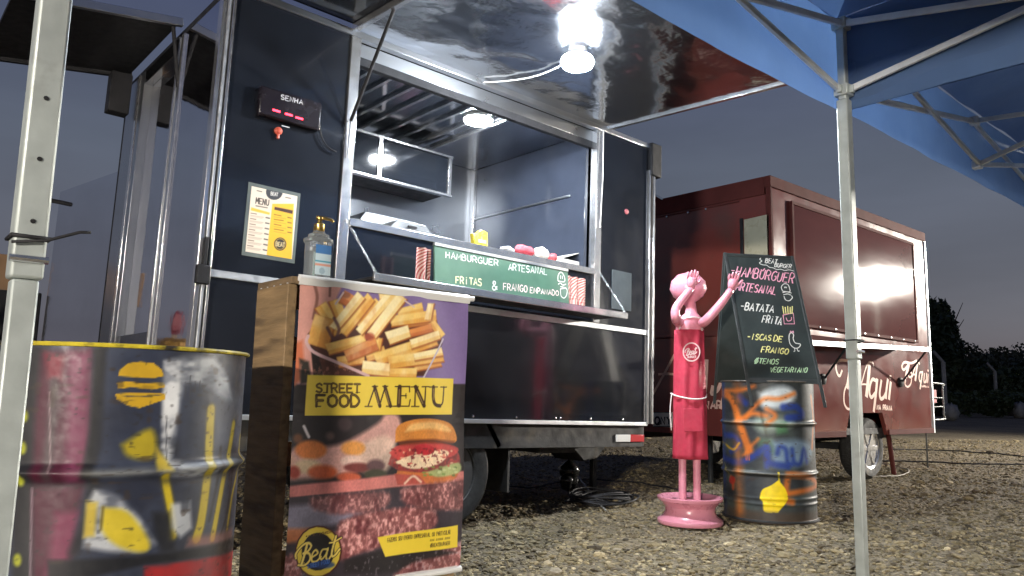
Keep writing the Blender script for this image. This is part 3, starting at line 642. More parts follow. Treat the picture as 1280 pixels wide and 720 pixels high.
# raised serving hatch
HD = .075                                                            # droop of its outer edge
def flp(x, t, dz=0): return (x, TY0-.01-1.40*t, ZTOP+.0-HD*t+dz)
gx0, gx1 = OX0-.02, OX1+.09
nx, ny = 60, 40
G = np.array([[flp(gx0+(gx1-gx0)*i/nx, j/ny) for i in range(nx+1)] for j in range(ny+1)], float)
wvv = vnoise(ny+1, nx+1, 7, 3, 3)-.5
ed = np.minimum.outer(np.sin(np.linspace(0, math.pi, ny+1)), np.sin(np.linspace(0, math.pi, nx+1)))
G[..., 2] += wvv*(.016+.020*np.linspace(1, 0, nx+1)[None])*np.clip(ed*3, 0, 1) + .006
fl = MB(); gi = np.arange((nx+1)*(ny+1)).reshape(ny+1, nx+1)
fl.add(G.reshape(-1, 3), [(gi[j, i], gi[j, i+1], gi[j+1, i+1], gi[j+1, i]) for j in range(ny) for i in range(nx)])
hatch = fl.build('serving_hatch', mat('hatch_lining_steel', (.66, .68, .72), .15, 1, var=.04, vs=3, rvar=.02, bump=.016, bs=2.6), tr, smooth=True, label='raised hatch lined with dented mirror steel')
MB().prism([flp(TX0-.02, 0, .035), flp(gx1, 0, .035), flp(gx1, 1, .035), flp(TX0-.02, 1, .035)], (0, 0, .012)).build('outer_skin', BLACKPAINT, hatch)
for a, b in (((gx0, 0), (gx0, 1)), ((gx1, 0), (gx1, 1)), ((gx0, 1), (gx1, 1))):
    MB().bar(flp(*a, .012), flp(*b, .012), .032, .04).build('edge_tube', CHROME, hatch, bevel=.003)
pfl = Plane(flp(0, 0), (1, 0, 0), np.array(flp(0, 1))-np.array(flp(0, 0)), M_T)
tube('gas_strut', [flp(OX0-.012, .28), (OX0-.012, TY0-.03, 2.18)], .010, BLACKMATT, tr, 8)
tube('gas_strut_rod', [(OX0-.012, TY0-.03, 2.18), (OX0-.012, TY0-.02, 1.98)], .005, CHROME, tr, 8)
tube('hanging_wire', [(OX1+.012, TY0-.03, 2.66), (OX1+.004, TY0-.04, 2.3), (OX1-.004, TY0-.03, 1.95)], .004, WHITEP, tr, 6)
u, v = pfl.uv((722, 62)); lp = pfl.at(u, v)
lam = MB().lathe([(.05, .0), (.05, -.035), (.075, -.045), (.03, -.05)], lp, 'z', 24).build('lamp_holder', WHITEP, hatch, smooth='auto')
MB().lathe([(.045, -.047), (.085, -.056), (.092, -.076), (.080, -.098), (.05, -.112), (.0001, -.116)], lp, 'z', 28).build('bulb', BULB, lam, smooth=True, label='glaring white dome lamp under the raised hatch')
cpts = [pfl.at(*pfl.uv(p), 0) + np.array([0, 0, -.012]) for p in ((548, 98), (600, 101), (655, 96), (692, 84), (720, 66))]
tube('lamp_cable', crom(cpts, 5), .005, WHITEP, lam, 6)
cl = (3.06, 3.97, ZHEAD+.10)
lam2 = MB().lathe([(.105, 0), (.105, -.018), (.098, -.022)], cl, 'z', 28).build('lamp_holder', WHITEP, tr, smooth='auto')
MB().lathe([(.096, -.0225), (.094, -.03), (.06, -.038), (.0001, -.040)], cl, 'z', 28).build('led_disc', BULB2, lam2, smooth=True, label='glaring round white lamp on the kitchen ceiling')
# drop-down shelf with chains
SW = .25; sx0, sx1 = OX0+.06, OX1+.02
tb('drop_shelf', (sx0, TY0-SW, ZTRIM+.045), (sx1, TY0-.012, ZTRIM+.062), BLACKMATT)
tb('shelf_edge', (sx0-.01, TY0-SW-.018, ZTRIM+.034), (sx1+.01, TY0-SW-.001, ZTRIM+.076), CHROME)
for x, xs_ in ((OX0+.005, sx0+.005), (OX1+.005, sx1-.005)):
    p, q = np.array([x, TY0-.02, ZRAIL-.005]), np.array([xs_, TY0-SW-.01, ZTRIM+.075]); n = 17
    ch = MB()
    for k in range(n):
        c = p+(q-p)*(k+.5)/n; d = (q-p)/n*.72; a = np.array([0, 0, 1.])if k % 2 else np.cross(d/np.linalg.norm(d), [0, 0, 1.])
        a = a - d*(a@d)/(d@d); a /= np.linalg.norm(a); lk = [c+d*math.cos(t)*.75+a*math.sin(t)*.0055 for t in np.linspace(0, 2*math.pi, 10)]
        ch.tube(lk, .0019, 5, cap=False)
    ch.build('chain', CHROME, tr, smooth=True)
# chassis and running gear
tb('chassis_beam', (TX0+.05, TY0+.02, .44), (TX1-.02, TY0+.09, ZB-.015), UNDER)
tb('chassis_beam', (TX0+.05, TY1-.15, .44), (TX1-.02, TY1-.08, ZB-.015), UNDER)
tb('cross_beam', (TX1-.25, TY0+.092, .47), (TX1-.18, TY1-.152, .56), UNDER)
tb('axle', (2.66, TY0+.2, .28), (2.74, TY1-.2, .35), UNDER)
wheel('wheel', tr, (2.70, TY0+.13, .30), .315, .20, mat('grey_steel_rim', (.10, .10, .10), .4, .4, var=.3, dirt=((.14, .11, .08), 6, .58)))
wheel('wheel', tr, (2.70, TY1-.15, .30), .315, .20, MATS['grey_steel_rim'])
MB().prism([(2.34, TY0+.02, .46), (2.42, TY0+.02, .60), (2.98, TY0+.02, .60), (3.08, TY0+.02, .46), (3.05, TY0+.02, .44), (2.95, TY0+.02, .585), (2.45, TY0+.02, .585), (2.37, TY0+.02, .44)], (0, .22, 0)).build('mudguard', UNDER, tr)
tb('mud_flap', (3.16, TY0+.05, .17), (3.18, TY0+.28, .50), UNDER)
tb('step_box', (3.48, TY0+.1, .40), (3.80, TY0+.4, .49), UNDER)
tb('jack_leg', (4.42, 4.10, .03), (4.46, 4.14, .56), UNDER); tb('jack_foot', (4.37, 4.05, .0), (4.51, 4.19, .028), UNDER)
tb('jack_leg', (TX0+.2, 4.10, .03), (TX0+.24, 4.14, .56), UNDER); tb('jack_foot', (TX0+.15, 4.05, .0), (TX0+.29, 4.19, .028), UNDER)
MB().prism([(3.95, TY0+.3, .44), (4.35, TY0+.3, .44), (4.25, TY0+.3, .34), (4.1, TY0+.3, .32)], (0, .3, 0)).build('drip_tray', UNDER, tr, bevel=.01)
jb = MB(); 
for c, r in (((4.16, 4.1, .22), .075), ((4.20, 4.12, .15), .06), ((4.11, 4.08, .16), .05)):
    jb.lathe([(.0001, -r)]+[(r*math.cos(t)*(1+.15*math.sin(5*t)), r*1.25*math.sin(t)) for t in np.linspace(-1.4, 1.4, 9)]+[(.0001, r*1.3)], c, 'z', 12)
jb.tube([(4.16, 4.1, .30), (4.17, 4.1, .47)], .012, 8)
jb.build('motor', mat('shiny_black_plastic', (.012, .012, .012), .18, var=.2, bump=.01, bs=14), tr, smooth=True)
rt = tb('reflector_strip', (4.12, TY0+.008, .475), (4.27, TY0+.019, .525), mat('white_reflector', (.6, .6, .58), .35)); 
tb('reflector_strip', (4.272, TY0+.008, .475), (4.42, TY0+.019, .525), mat('red_reflector', (.45, .02, .025), .3))
# stickers
box('sticker_plate', (4.03, TY0-.006, 1.40), (4.24, TY0-.001, 1.68), mat('clear_sleeve', (.10, .12, .13), .12, var=.2, bump=.004, bs=12, coat=1), tr, .001)
MB().lathe([(.022, 0), (.016, -.008), (.0001, -.01)], (4.18, TY0, 2.13), 'y', 14).build('sticker', mat('pink_sticker', (.5, .12, .14), .5), tr)

# ------------------------------------------------------------------ things on the black trailer
# queue number display
o = pf.at(*pf.uv((360, 138))); dsp = thing('queue_display', (o[0], TY0, o[2]), 'black queue number display with three glowing red dashes', 'display', M=M_T)
D = lambda du, dv, off: (o[0]+du, TY0-off, o[2]+dv)
MB().box(D(-.165, -.075, .001), D(.165, .075, .04)).build('case', mat('dark_display_case', (.010, .007, .010), .25, var=.2), dsp, bevel=.008)
pd = Plane(D(0, 0, .0405), (1, 0, 0), (0, 0, 1), M_T)
ribbons(pd, text('SENHA', (350.5, 123.8), (379, 131.2), (.6, -5.8), .95), .0008, 'lettering', mat('grey_print', (.55, .55, .57), .5), dsp)
for px, py in ((345.5, 138.5), (361, 143.3), (374, 147.8)):
    c = pd.at(*pd.uv((px, py))); MB().box((c[0]-.020, TY0-.0425, c[2]-.0045), (c[0]+.020, TY0-.0405, c[2]+.0045)).build('led_dash', REDLED, dsp)
ribbons(pd, [([(352, 157), (362, 159.5)], 1.2, False)], .0008, 'maker_mark', MATS['grey_print'], dsp)
cb = [pf.at(*pf.uv(p), .02) for p in ((396, 150), (400, 172), (408, 185), (418, 191))]
MB().tube(crom(cb, 5), .004, 6).build('cable', BLACKMATT, dsp, smooth=True)
k0 = pf.at(*pf.uv((347, 167))); kn = thing('wall_knob', (k0[0], TY0, k0[2]), 'small orange red knob hanging under the queue display', 'knob', M=M_T)
RK = mat('orange_red_plastic', (.55, .09, .05), .4)
MB().lathe([(.020, -.002), (.020, -.012), (.012, -.02), (.0001, -.022)], (k0[0], TY0, k0[2]+.012), 'y', 16).build('disc', RK, kn, smooth='auto')
MB().tube([(k0[0], TY0-.010, k0[2]), (k0[0]-.002, TY0-.011, k0[2]-.03)], .007, 8).build('stem', RK, kn, smooth='auto')
# laminated menu
mq = [pf.uv(p) for p in ((311, 229), (373, 243), (366, 327), (303, 317))]
mc = np.mean(mq, axis=0); mn = thing('menu_card', (mc[0], TY0, mc[1]), 'laminated yellow and white menu card taped to the black trailer', 'menu card', M=M_T)
mu = np.array(mq[1])-np.array(mq[0]); pm = Plane(pf.at(*mq[3], .001), (mu[0], 0, mu[1]), (-mu[1], 0, mu[0]), M_T)
W_, H_ = np.linalg.norm(mu), np.linalg.norm(np.array(mq[3])-np.array(mq[0]))
MB().prism([pm.at(-.005, -.008), pm.at(W_+.008, -.008), pm.at(W_+.008, H_+.006), pm.at(-.005, H_+.006)], pm.n*.002).build('sleeve', mat('laminate_sleeve', (.13, .15, .14), .15, var=.3, bump=.002, bs=30, coat=1), mn)
us, vs = np.linspace(.012, W_-.008, 90), np.linspace(.012, H_-.012, 110)
cv = Canvas(pm, us, vs, (222, 208, 190)); ZM = zoom(300, 225, 6.86)
def zp(l): return ZM(l)
cv.poly(zp([(275, 205), (460, 205), (440, 690), (225, 650)]), (226, 176, 52)); cv.poly(zp([(95, 235), (255, 280), (250, 300), (90, 262)]), (226, 180, 70))
cv.ell(zp([(292, 105)])[0], 10.5, 9.8, (52, 54, 58)); cv.poly(zp([(295, 230), (452, 262), (448, 292), (292, 255)]), (70, 42, 34))
cv.ell(zp([(342, 550)])[0], 7.8, 8.3, (52, 48, 44)); cv.ell(zp([(342, 550)])[0], 6.6, 7.0, (200, 160, 70)); cv.ell(zp([(342, 550)])[0], 5.9, 6.3, (52, 48, 44))
cv.text('MENU', zp([(130, 200)])[0], zp([(250, 222)])[0], (.5, -7), 1.2, col=(60, 52, 50)); cv.text('BEAT', zp([(262, 130)])[0], zp([(325, 140)])[0], (.2, -4), .8, col=(220, 215, 205))
cv.text('BEAT', zp([(305, 565)])[0], zp([(382, 575)])[0], (.3, -5), .9, col=(220, 200, 150))
for i in range(7):
    y = 285+i*46; cv.stroke(zp([(92-i*5, y), (140-i*5, y+8)]), 1.0, (110, 90, 80), sm=False); cv.stroke(zp([(90-i*5, y+18), (200-i*4, y+36)]), 1.2, (185, 168, 150), sm=False); cv.stroke(zp([(90-i*5, y+28), (190-i*4, y+46)]), .8, (190, 175, 158), sm=False)
    cv.stroke(zp([(222-i*4, y+38), (250-i*4, y+44)]), 1.7, (90, 84, 78), sm=False)
for i in range(4):
    y = 296+i*42; cv.stroke(zp([(292, y), (350+20*(i % 2), y+12)]), 1.1, (130, 90, 30), sm=False); cv.stroke(zp([(290, y+20), (390, y+38)]), .8, (190, 145, 50), sm=False); cv.stroke(zp([(408, y+26), (438, y+32)]), 1.4, (120, 90, 40), sm=False)
cv.stroke(zp([(145, 92), (185, 102)]), 1.2, (90, 85, 80)); cv.stroke(zp([(390, 150), (432, 158)]), 1.2, (90, 85, 80)); cv.stroke(zp([(135, 222), (232, 240)]), 1.3, (100, 92, 85))
paint_grid('print', np.array([[pm.at(a, b, .0028) for a in us] for b in vs]), cv.a, VC_MATT, mn)
# green chalk sign between shelf and counter rail
ys = TY0-SW+.014
ps0 = Plane((0, ys, 0), (1, 0, 0), (0, 0, 1), M_T)
sq = [ps0.uv(p) for p in ((544, 304), (713, 339), (711, 382), (545, 353))]
zb_ = ZTRIM+.077
sgn = thing('chalk_sign', (np.mean([q[0] for q in sq]), ys, zb_), 'long green chalkboard with white lettering leaning under the counter rail', 'sign', M=M_T)
xa, xb = (sq[0][0]+sq[3][0])/2, (sq[1][0]+sq[2][0])/2; zt_ = (sq[0][1]+sq[1][1])/2
MB().prism([(xa, ys, zb_), (xb, ys, zb_), (xb, ys+.02, zt_), (xa, ys+.02, zt_)], (0, .012, 0)).build('board', GREENB, sgn, bevel=.001)
MB().bar((xa, ys+.025, zt_+.004), (xb, ys+.025, zt_+.004), .02, .016).build('board_edge', ALU, sgn)
psg = Plane((0, ys, zb_), (1, 0, 0), (0, .02, zt_-zb_), M_T); ZG = zoom(540, 295, 7.11)
def ztext(Z, s, a, b, h, w, jit=.06): return text(s, Z([a])[0], Z([b])[0], h, w, jit)
ribbons(psg, ztext(ZG, 'HAMBURGUER', (118, 195), (596, 268), (.1, -7.6), .95)+[(ZG([(362, 150), (376, 138)]), 1.1, False)], .0015, 'lettering', CH_W, sgn, jit=.3)
ribbons(psg, ztext(ZG, 'ARTESANAL', (676, 302), (1030, 345), (.1, -8.2), .95), .0015, 'lettering', CH_W, sgn, jit=.3)
ribbons(psg, ztext(ZG, 'FRiTAS', (208, 418), (446, 446), (.1, -8.6), 1.15), .0015, 'lettering', mat('pale_yellow_chalk', (.74, .72, .42), .9), sgn, jit=.3)
ribbons(psg, ztext(ZG, '&', (528, 476), (586, 480), (0, -11), 1.3), .0015, 'lettering', CH_W, sgn, jit=.3)
ribbons(psg, ztext(ZG, 'FRANGO', (630, 478), (850, 500), (.1, -8.4), .95)+ztext(ZG, 'EMPANADO', (868, 506), (1128, 532), (.1, -6.4), .85), .0015, 'lettering', mat('pale_pink_chalk', (.74, .58, .56), .9), sgn, jit=.3)
ribbons(psg, [(ZG([(1118, 400), (1120, 350), (1145, 322), (1172, 355), (1176, 405), (1118, 400)]), 1.0), (ZG([(1120, 430), (1140, 418), (1160, 436), (1190, 428)]), 1.0), (ZG([(1140, 450), (1190, 462)]), 1.0), (ZG([(1140, 470), (1145, 530), (1172, 552), (1196, 520), (1194, 468), (1140, 470)]), 1.0), (ZG([(1138, 350), (1142, 380)]), .8, False), (ZG([(1155, 352), (1158, 382)]), .8, False)], .0015, 'burger_doodle', CH_W, sgn)
# striped cloths at the ends of the sign
def striped(pxa, pxb, lbl, sd):
    ua, ub = ps0.uv(pxa)[0], ps0.uv(pxb)[0]; us = np.linspace(ua, ub, 40); vs = np.linspace(zb_, zb_+.19, 60)
    U, V = np.meshgrid(us, vs); r = np.hypot(U-ub-.02, V-zb_-.02); k = .5+.5*np.sin(r*420)
    c = np.where((k > .45)[..., None], np.array([200, 170, 160]), np.array([150, 62, 60]))
    P = np.stack([U, ys+.05+.012*np.sin(U*95+sd), V], -1)
    nm = 'striped_cloth'; h, w = P.shape[:2]
    t = thing(nm, ((ua+ub)/2, ys+.05, zb_), lbl, 'cloth', 'striped cloths beside the chalk sign', M=M_T)
    paint_grid('cloth', P, c, mat('striped_cotton', attr='paint', rough=.85, var=.1), t)
striped((526, 350), (544, 350), 'red and white striped cloth at the left end of the green sign', 0)
striped((712, 380), (740, 382), 'red and white striped cloth at the right end of the green sign', 1)
# things on the counter
zc = ZRAIL+.013
def lump(c, sz, seed, n=14, m2=12):
    r = np.random.default_rng(seed); mb = MB(); vs = []; 
    for j in range(m2+1):
        ph = math.pi*j/m2-math.pi/2
        for i in range(n):
            t = 2*math.pi*i/n; k = 1+.22*math.sin(3*t+seed)+.16*math.sin(5*t+2*ph*seed)+r.uniform(-.08, .08)
            vs.append((c[0]+sz[0]*math.cos(ph)*math.cos(t)*k, c[1]+sz[1]*math.cos(ph)*math.sin(t)*k, c[2]+max(sz[2]*(math.sin(ph)*k), -sz[2]*.9)))
    fs = [(j*n+i, j*n+(i+1) % n, (j+1)*n+(i+1) % n, (j+1)*n+i) for j in range(m2) for i in range(n)]
    return mb.add(vs, fs)
def on_rail(px, py, Y=TY0+.02):
    p = Plane((0, Y, 0), (1, 0, 0), (0, 0, 1), M_T); u, v = p.uv((px, py)); return u
x = on_rail(600, 300); t = thing('snack_packet', (x, TY0+.03, zc), 'crumpled yellow packet standing on the counter rail', 'packet', M=M_T)
MB().prism([(x-.055, TY0+.0, zc), (x+.05, TY0+.0, zc), (x+.055, TY0+.01, zc+.05), (x+.058, TY0+.02, zc+.095), (x+.01, TY0+.02, zc+.105), (x-.02, TY0+.02, zc+.075), (x-.06, TY0+.01, zc+.07)], (0, .04, 0)).build('wrapper', mat('yellow_foil', (.62, .50, .03), .35, var=.35, vs=30, bump=.02, bs=25), t, bevel=.006)
MB().prism([(x-.03, TY0-.004, zc+.015), (x+.03, TY0-.004, zc+.015), (x+.032, TY0-.003, zc+.035), (x-.032, TY0-.003, zc+.035)], (0, .003, 0)).build('label_band', mat('pale_print', (.7, .62, .3), .5), t)
for px, sz, col, nm, lb in ((636, (.05, .03, .018), (.60, .62, .64), 'paper_ball', 'crumpled white paper at the left of the red cloth on the counter'), (657, (.065, .04, .032), (.55, .07, .09), 'cloth', 'crumpled red cloth on the counter behind white napkins'), (680, (.055, .035, .038), (.72, .70, .64), 'napkin', 'crumpled white napkin with dark marks on the counter'), (693, (.035, .03, .025), (.50, .07, .08), 'cloth', 'small red cloth end right of the white napkin')):
    x = on_rail(px, 320); o = lump((x, TY0+.035, zc+sz[2]*.9), sz, px % 17).build(nm, mat(f'crumpled_{px}', col, .75, var=.2, vs=25, bump=.012, bs=35), None, smooth=True, origin=(x, TY0+.035, zc), M=M_T); tag(o, lb, 'napkin' if nm == 'napkin' else nm.split('_')[0])
x = on_rail(722, 325); t = thing('food_box', (x, 3.85, zc), 'pale cardboard lid box at the right end of the counter', 'box', M=M_T)
CARD = mat('pale_cardboard', (.50, .48, .44), .7, var=.12)
MB().box((x-.06, 3.70, zc-.02), (x+.12, 3.95, zc+.055)).build('tray', CARD, t, bevel=.004)
MB().prism([(x-.06, 3.705, zc+.056), (x-.06, 3.945, zc+.056), (x+.12, 3.945, zc+.12), (x+.12, 3.705, zc+.12)], (0, 0, .006)).build('lid', CARD, t)
x = 2.18; t = thing('metal_pot', (x, 4.05, zc), 'round steel pot behind the left end of the counter', 'pot', M=M_T)
MB().lathe([(.10, -.02), (.105, .09), (.112, .095), (.10, .09), (.095, .0)], (x, 4.05, zc), 'z', 28).build('pot', STEEL, t, smooth='auto')
MB().tube([(x-.09, 3.98, zc+.08), (x-.14, 3.95, zc+.09)], .008, 8).build('handle', BLACKMATT, t, smooth='auto')
x = 2.50; t = thing('bread_box', (x, 4.0, zc), 'grey lidded steel box beside the pot on the counter', 'box', M=M_T)
MB().prism([(x-.16, 3.86, zc-.02), (x+.18, 3.86, zc-.02), (x+.18, 3.86, zc+.05), (x+.10, 3.86, zc+.12), (x-.10, 3.86, zc+.12), (x-.16, 3.86, zc+.06)], (0, .22, 0)).build('body', mat('grey_tin', (.22, .23, .24), .4, .6, var=.2), t, bevel=.004)
MB().bar((x-.03, 3.85, zc+.09), (x+.03, 3.85, zc+.09), .012).build('handle', BLACKMATT, t)

# ------------------------------------------------------------------ pallet counter, banner, bottle
BY = 2.07
pb = Plane((0, BY, 0), (1, 0, 0), (0, 0, 1))
bx0, bx1, bzt, bzb = .985, 1.60, 1.096, .205
pal_ = thing('pallet_counter', (1.28, 2.3, 0), 'rough wooden pallet counter behind the printed banner', 'counter')
box('side_board', (.955, 2.085, .0), (.985, 2.305, 1.072), WOOD, pal_, .003)
box('side_board', (1.575, 2.10, .0), (1.60, 2.305, 1.07), WOOD, pal_, .003)
for k in range(5):
    x0 = .96+k*.13; dz = random.uniform(-.004, .006)
    box('top_plank', (x0, 2.075, 1.074+dz), (x0+.112, 2.315, 1.096+dz), PLANK, pal_, .003)
for z in (.25, .55, .85, 1.0): box('cross_rail', (.987, 2.10, z), (1.573, 2.12, z+.07), PLANK, pal_, .003)
nl = MB()
for k in range(5): nl.lathe([(.005, 0), (.005, .003), (.0001, .004)], (.962, 2.10+k*.046, 1.072), 'z', 8)
nl.build('nail_heads', ALU, pal_)

ban = thing('menu_banner', (1.29, BY, bzb), 'printed street food banner with fries and burger hanging on the pallet counter', 'banner')
us, vs = np.linspace(bx0, bx1, 300), np.linspace(bzb, bzt-.022, 430)
cv = Canvas(pb, us, vs, (38, 30, 30)); NH, NW = cv.U.shape
nf = vnoise(NH, NW, 75, 1, 3); nm_ = vnoise(NH, NW, 22, 2, 3); nc = vnoise(NH, NW, 9, 5, 3)
# top photograph: fries in a basket
cv.poly([(370, 340), (600, 360), (590, 480), (360, 480)], (126, 106, 156), 2)
cv.poly([(368, 345), (428, 355), (420, 372), (412, 400), (408, 480), (360, 480)], (206, 150, 138), 4); cv.stroke([(392, 352), (396, 372), (391, 398)], 4, (120, 78, 66), 2, .8); cv.stroke([(412, 355), (411, 370)], 3, (110, 70, 60), 2, .8)
cv.poly([(366, 430), (378, 425), (380, 450), (376, 475), (360, 490)], (196, 110, 76), 5); cv.poly([(374, 448), (386, 452), (390, 478), (376, 480)], (44, 40, 34), 4)
cv.poly([(384, 418), (392, 408), (545, 400), (552, 430), (530, 470), (405, 470), (390, 440)], (78, 44, 36), 2); cv.poly([(388, 432), (398, 442), (404, 472), (392, 472)], (36, 28, 26), 2)
cv.mix(np.clip((nf-.55)*8, 0, 1)*np.clip(1-np.abs(cv.V-pb.uv((440, 462))[1])/.03, 0, 1)*(cv.U < pb.uv((470, 462))[0]), (150, 100, 84), .8)
FRY = [((398, 425), (404, 405), 26, 0), ((402, 385), (420, 415), 13, 1), ((418, 378), (424, 395), 13, 1), ((430, 372), (442, 378), 16, 3), ((418, 408), (448, 372), 13, 2), ((428, 414), (462, 374), 12, 1), ((450, 412), (488, 370), 13, 2),
       ((466, 416), (500, 374), 14, 2), ((478, 368), (496, 366), 10, 2), ((500, 392), (524, 386), 12, 1), ((492, 402), (540, 395), 14, 1), ((534, 398), (538, 382), 8, 2), ((488, 422), (505, 416), 16, 2), ((500, 420), (535, 410), 10, 3), ((540, 405), (551, 418), 10, 1),
       ((412, 436), (452, 424), 13, 1), ((436, 444), (466, 432), 16, 3), ((470, 440), (472, 425), 10, 1), ((474, 448), (540, 425), 15, 1), ((490, 452), (548, 444), 16, 1), ((520, 446), (549, 440), 9, 2), ((456, 460), (482, 463), 16, 2), ((486, 466), (515, 466), 12, 1)]
FC = [((214, 150, 72), (236, 186, 100)), ((226, 170, 80), (244, 206, 118)), ((240, 206, 130), (252, 236, 184)), ((198, 112, 62), (226, 150, 84))]
FRY += [((404, 398), (414, 388), 12, 0), ((446, 402), (470, 378), 11, 1), ((508, 404), (530, 400), 12, 0), ((515, 430), (545, 420), 11, 2), ((460, 446), (478, 440), 12, 0), ((425, 452), (450, 448), 12, 0), ((520, 458), (546, 452), 11, 0)]
FRY.sort(key=lambda f: (f[3] == 2, f[0][1] > 405, f[3]))
fr = random.Random(5); gl = vnoise(NH, NW, 16, 8, 3)
for p, q, w, k in FRY:
    p, q = np.array(p, float), np.array(q, float); d = (q-p); ln = np.linalg.norm(d); d /= ln; n = np.array([-d[1], d[0]]); n = n if n[1] < 0 else -n
    e = w*.30; j = lambda s: np.array([fr.uniform(-s, s), fr.uniform(-s, s)])
    A, B, C, D = p-d*e+n*w*.5+j(1.2), q+d*e+n*w*.5+j(1.2), q+d*e-n*w*.5+j(1.2), p-d*e-n*w*.5+j(1.2)
    cv.poly([tuple(v-n*1.6) for v in (A, B, C, D)], (128, 66, 30), 2.4, .7)
    cv.poly([tuple(v) for v in (A, B, C, D)], FC[k][0], 2.0, sm=False); m1 = A+(D-A)*fr.uniform(.45, .68); m2 = B+(C-B)*fr.uniform(.45, .68)
    cv.poly([tuple(v) for v in (A, B, m2, m1)], FC[k][1], 2.2, .9); cv.poly([tuple(v) for v in (A, B, C, D)], (252, 240, 200), 3, .40, mod=np.clip((gl-.5)*3, 0, 1)); cv.poly([tuple(v) for v in (A, B, C, D)], (196, 116, 52), 3, .42, mod=np.clip((.46-gl)*3, 0, 1))
    cv.stroke([tuple(D), tuple(C)], 1.6, (176, 98, 44), 1.4, .7, sm=False)
cv.ell((461, 421), 7, 5, (176, 80, 52), 3, .8); cv.ell((431, 369), 6, 4, (130, 76, 60), 3, .7)
cv.stroke([(416, 398), (422, 412), (416, 424), (408, 410)], 4, (96, 62, 66), 2, .8)
cv.stroke([(385, 420), (383, 428), (392, 440), (420, 453), (460, 470)], 4, (212, 176, 176), 1.2); cv.stroke([(553, 424), (545, 440), (528, 472)], 2.4, (190, 180, 196), 1); cv.stroke([(428, 366), (418, 380)], 2.4, (214, 190, 186), 1); cv.stroke([(505, 376), (516, 384)], 2, (214, 190, 186), 1)
# second photograph: burgers on a board
cv.poly([(350, 516), (590, 514), (590, 604), (350, 626)], (40, 34, 36), 3)
cv.poly([(352, 588), (366, 560), (420, 556), (470, 530), (482, 518), (498, 520), (500, 545), (470, 575), (430, 592), (352, 600)], (208, 158, 148), 7, .95, sm=True); cv.poly([(440, 558), (480, 545), (495, 560), (480, 590), (450, 588)], (226, 196, 176), 8, .8, sm=True)
for c, rx, ry, col, sf in (((388, 562), 20, 12, (206, 116, 52), 5), ((384, 583), 18, 9, (214, 188, 150), 6), ((402, 590), 18, 9, (190, 84, 44), 6), ((366, 590), 8, 8, (150, 50, 36), 5), ((440, 560), 15, 9, (220, 150, 74), 5), ((437, 576), 13, 7, (222, 190, 176), 4), ((445, 584), 17, 6, (110, 52, 50), 4), ((434, 596), 15, 6, (190, 90, 62), 4), ((468, 582), 12, 8, (96, 66, 70), 5), ((468, 593), 15, 7, (62, 62, 46), 4)):
    cv.ell(c, rx, ry, col, sf, .95)
cv.stroke([(380, 533), (386, 546)], 4, (214, 206, 206), 2)
cv.poly([(350, 608), (430, 600), (500, 592), (590, 588), (590, 600), (480, 610), (350, 624)], (204, 122, 116), 3)
cv.poly([(484, 580), (494, 562), (520, 556), (555, 556), (572, 566), (572, 582), (550, 590), (505, 590)], (150, 62, 60), 2, sm=True, mod=.65+.35*np.clip((nf-.35)*4, 0, 1)); cv.poly([(486, 566), (500, 556), (540, 552), (572, 560), (560, 572), (520, 578), (496, 574)], (196, 70, 66), 2, .85, sm=True)
cv.poly([(492, 578), (510, 570), (545, 562), (560, 566), (545, 580), (515, 586)], (236, 214, 178), 2, .95, sm=True); cv.ell((528, 562), 13, 7, (178, 44, 52), 2)
cv.mix(np.clip((nf-.56)*9, 0, 1)*(np.hypot((cv.U-pb.uv((530, 572))[0])/.09, (cv.V-pb.uv((530, 572))[1])/.034) < 1), (110, 36, 40), .8)
cv.poly([(494, 553), (496, 535), (510, 526), (535, 523), (560, 528), (569, 540), (568, 553), (540, 550), (512, 551)], (206, 132, 58), 1.4, sm=True); cv.poly([(506, 540), (514, 530), (540, 527), (558, 532), (562, 540), (535, 536)], (238, 190, 118), 4, .9, sm=True)
cv.poly([(496, 588), (530, 590), (566, 582), (572, 590), (560, 602), (520, 604), (496, 596)], (196, 112, 62), 2, sm=True); cv.poly([(530, 590), (548, 584), (572, 578), (573, 590), (545, 596)], (164, 176, 116), 3, .95, sm=True); cv.poly([(492, 592), (522, 594), (530, 604), (496, 606)], (176, 82, 72), 2); cv.stroke([(505, 604), (515, 595), (524, 602)], 3, (226, 190, 166), 2)
# third photograph: patties on a grill
cv.poly([(350, 622), (590, 602), (590, 730), (340, 730)], (56, 48, 56), 2); cv.poly([(350, 632), (420, 628), (450, 640), (420, 655), (350, 668)], (146, 142, 162), 8, .8); cv.poly([(350, 660), (385, 660), (375, 676), (350, 680)], (206, 120, 70), 6, .8)
sp = .25+.75*np.clip((nf-.38)*2.8, 0, 1)
for pts, al in (([(385, 622), (440, 616), (484, 616), (478, 634), (430, 642), (392, 636)], .7), ([(500, 612), (540, 604), (590, 602), (590, 632), (540, 636), (505, 628)], .85), ([(424, 652), (460, 640), (520, 634), (542, 642), (538, 660), (500, 676), (450, 690), (425, 700), (415, 680)], 1.0), ([(500, 712), (520, 698), (560, 684), (590, 680), (590, 730), (500, 722)], 1.0), ([(340, 700), (372, 694), (372, 730), (340, 730)], .9)):
    cv.poly(pts, (104, 58, 58), 5, al, sm=True); cv.poly(pts, (196, 132, 130), 9, al, sm=True, mod=sp); cv.poly(pts, (226, 178, 172), 12, al*.7, sm=True, mod=np.clip((nf-.55)*4, 0, 1)); cv.poly(pts, (84, 34, 40), 9, al*.7, sm=True, mod=np.clip((nm_-.58)*5, 0, 1))
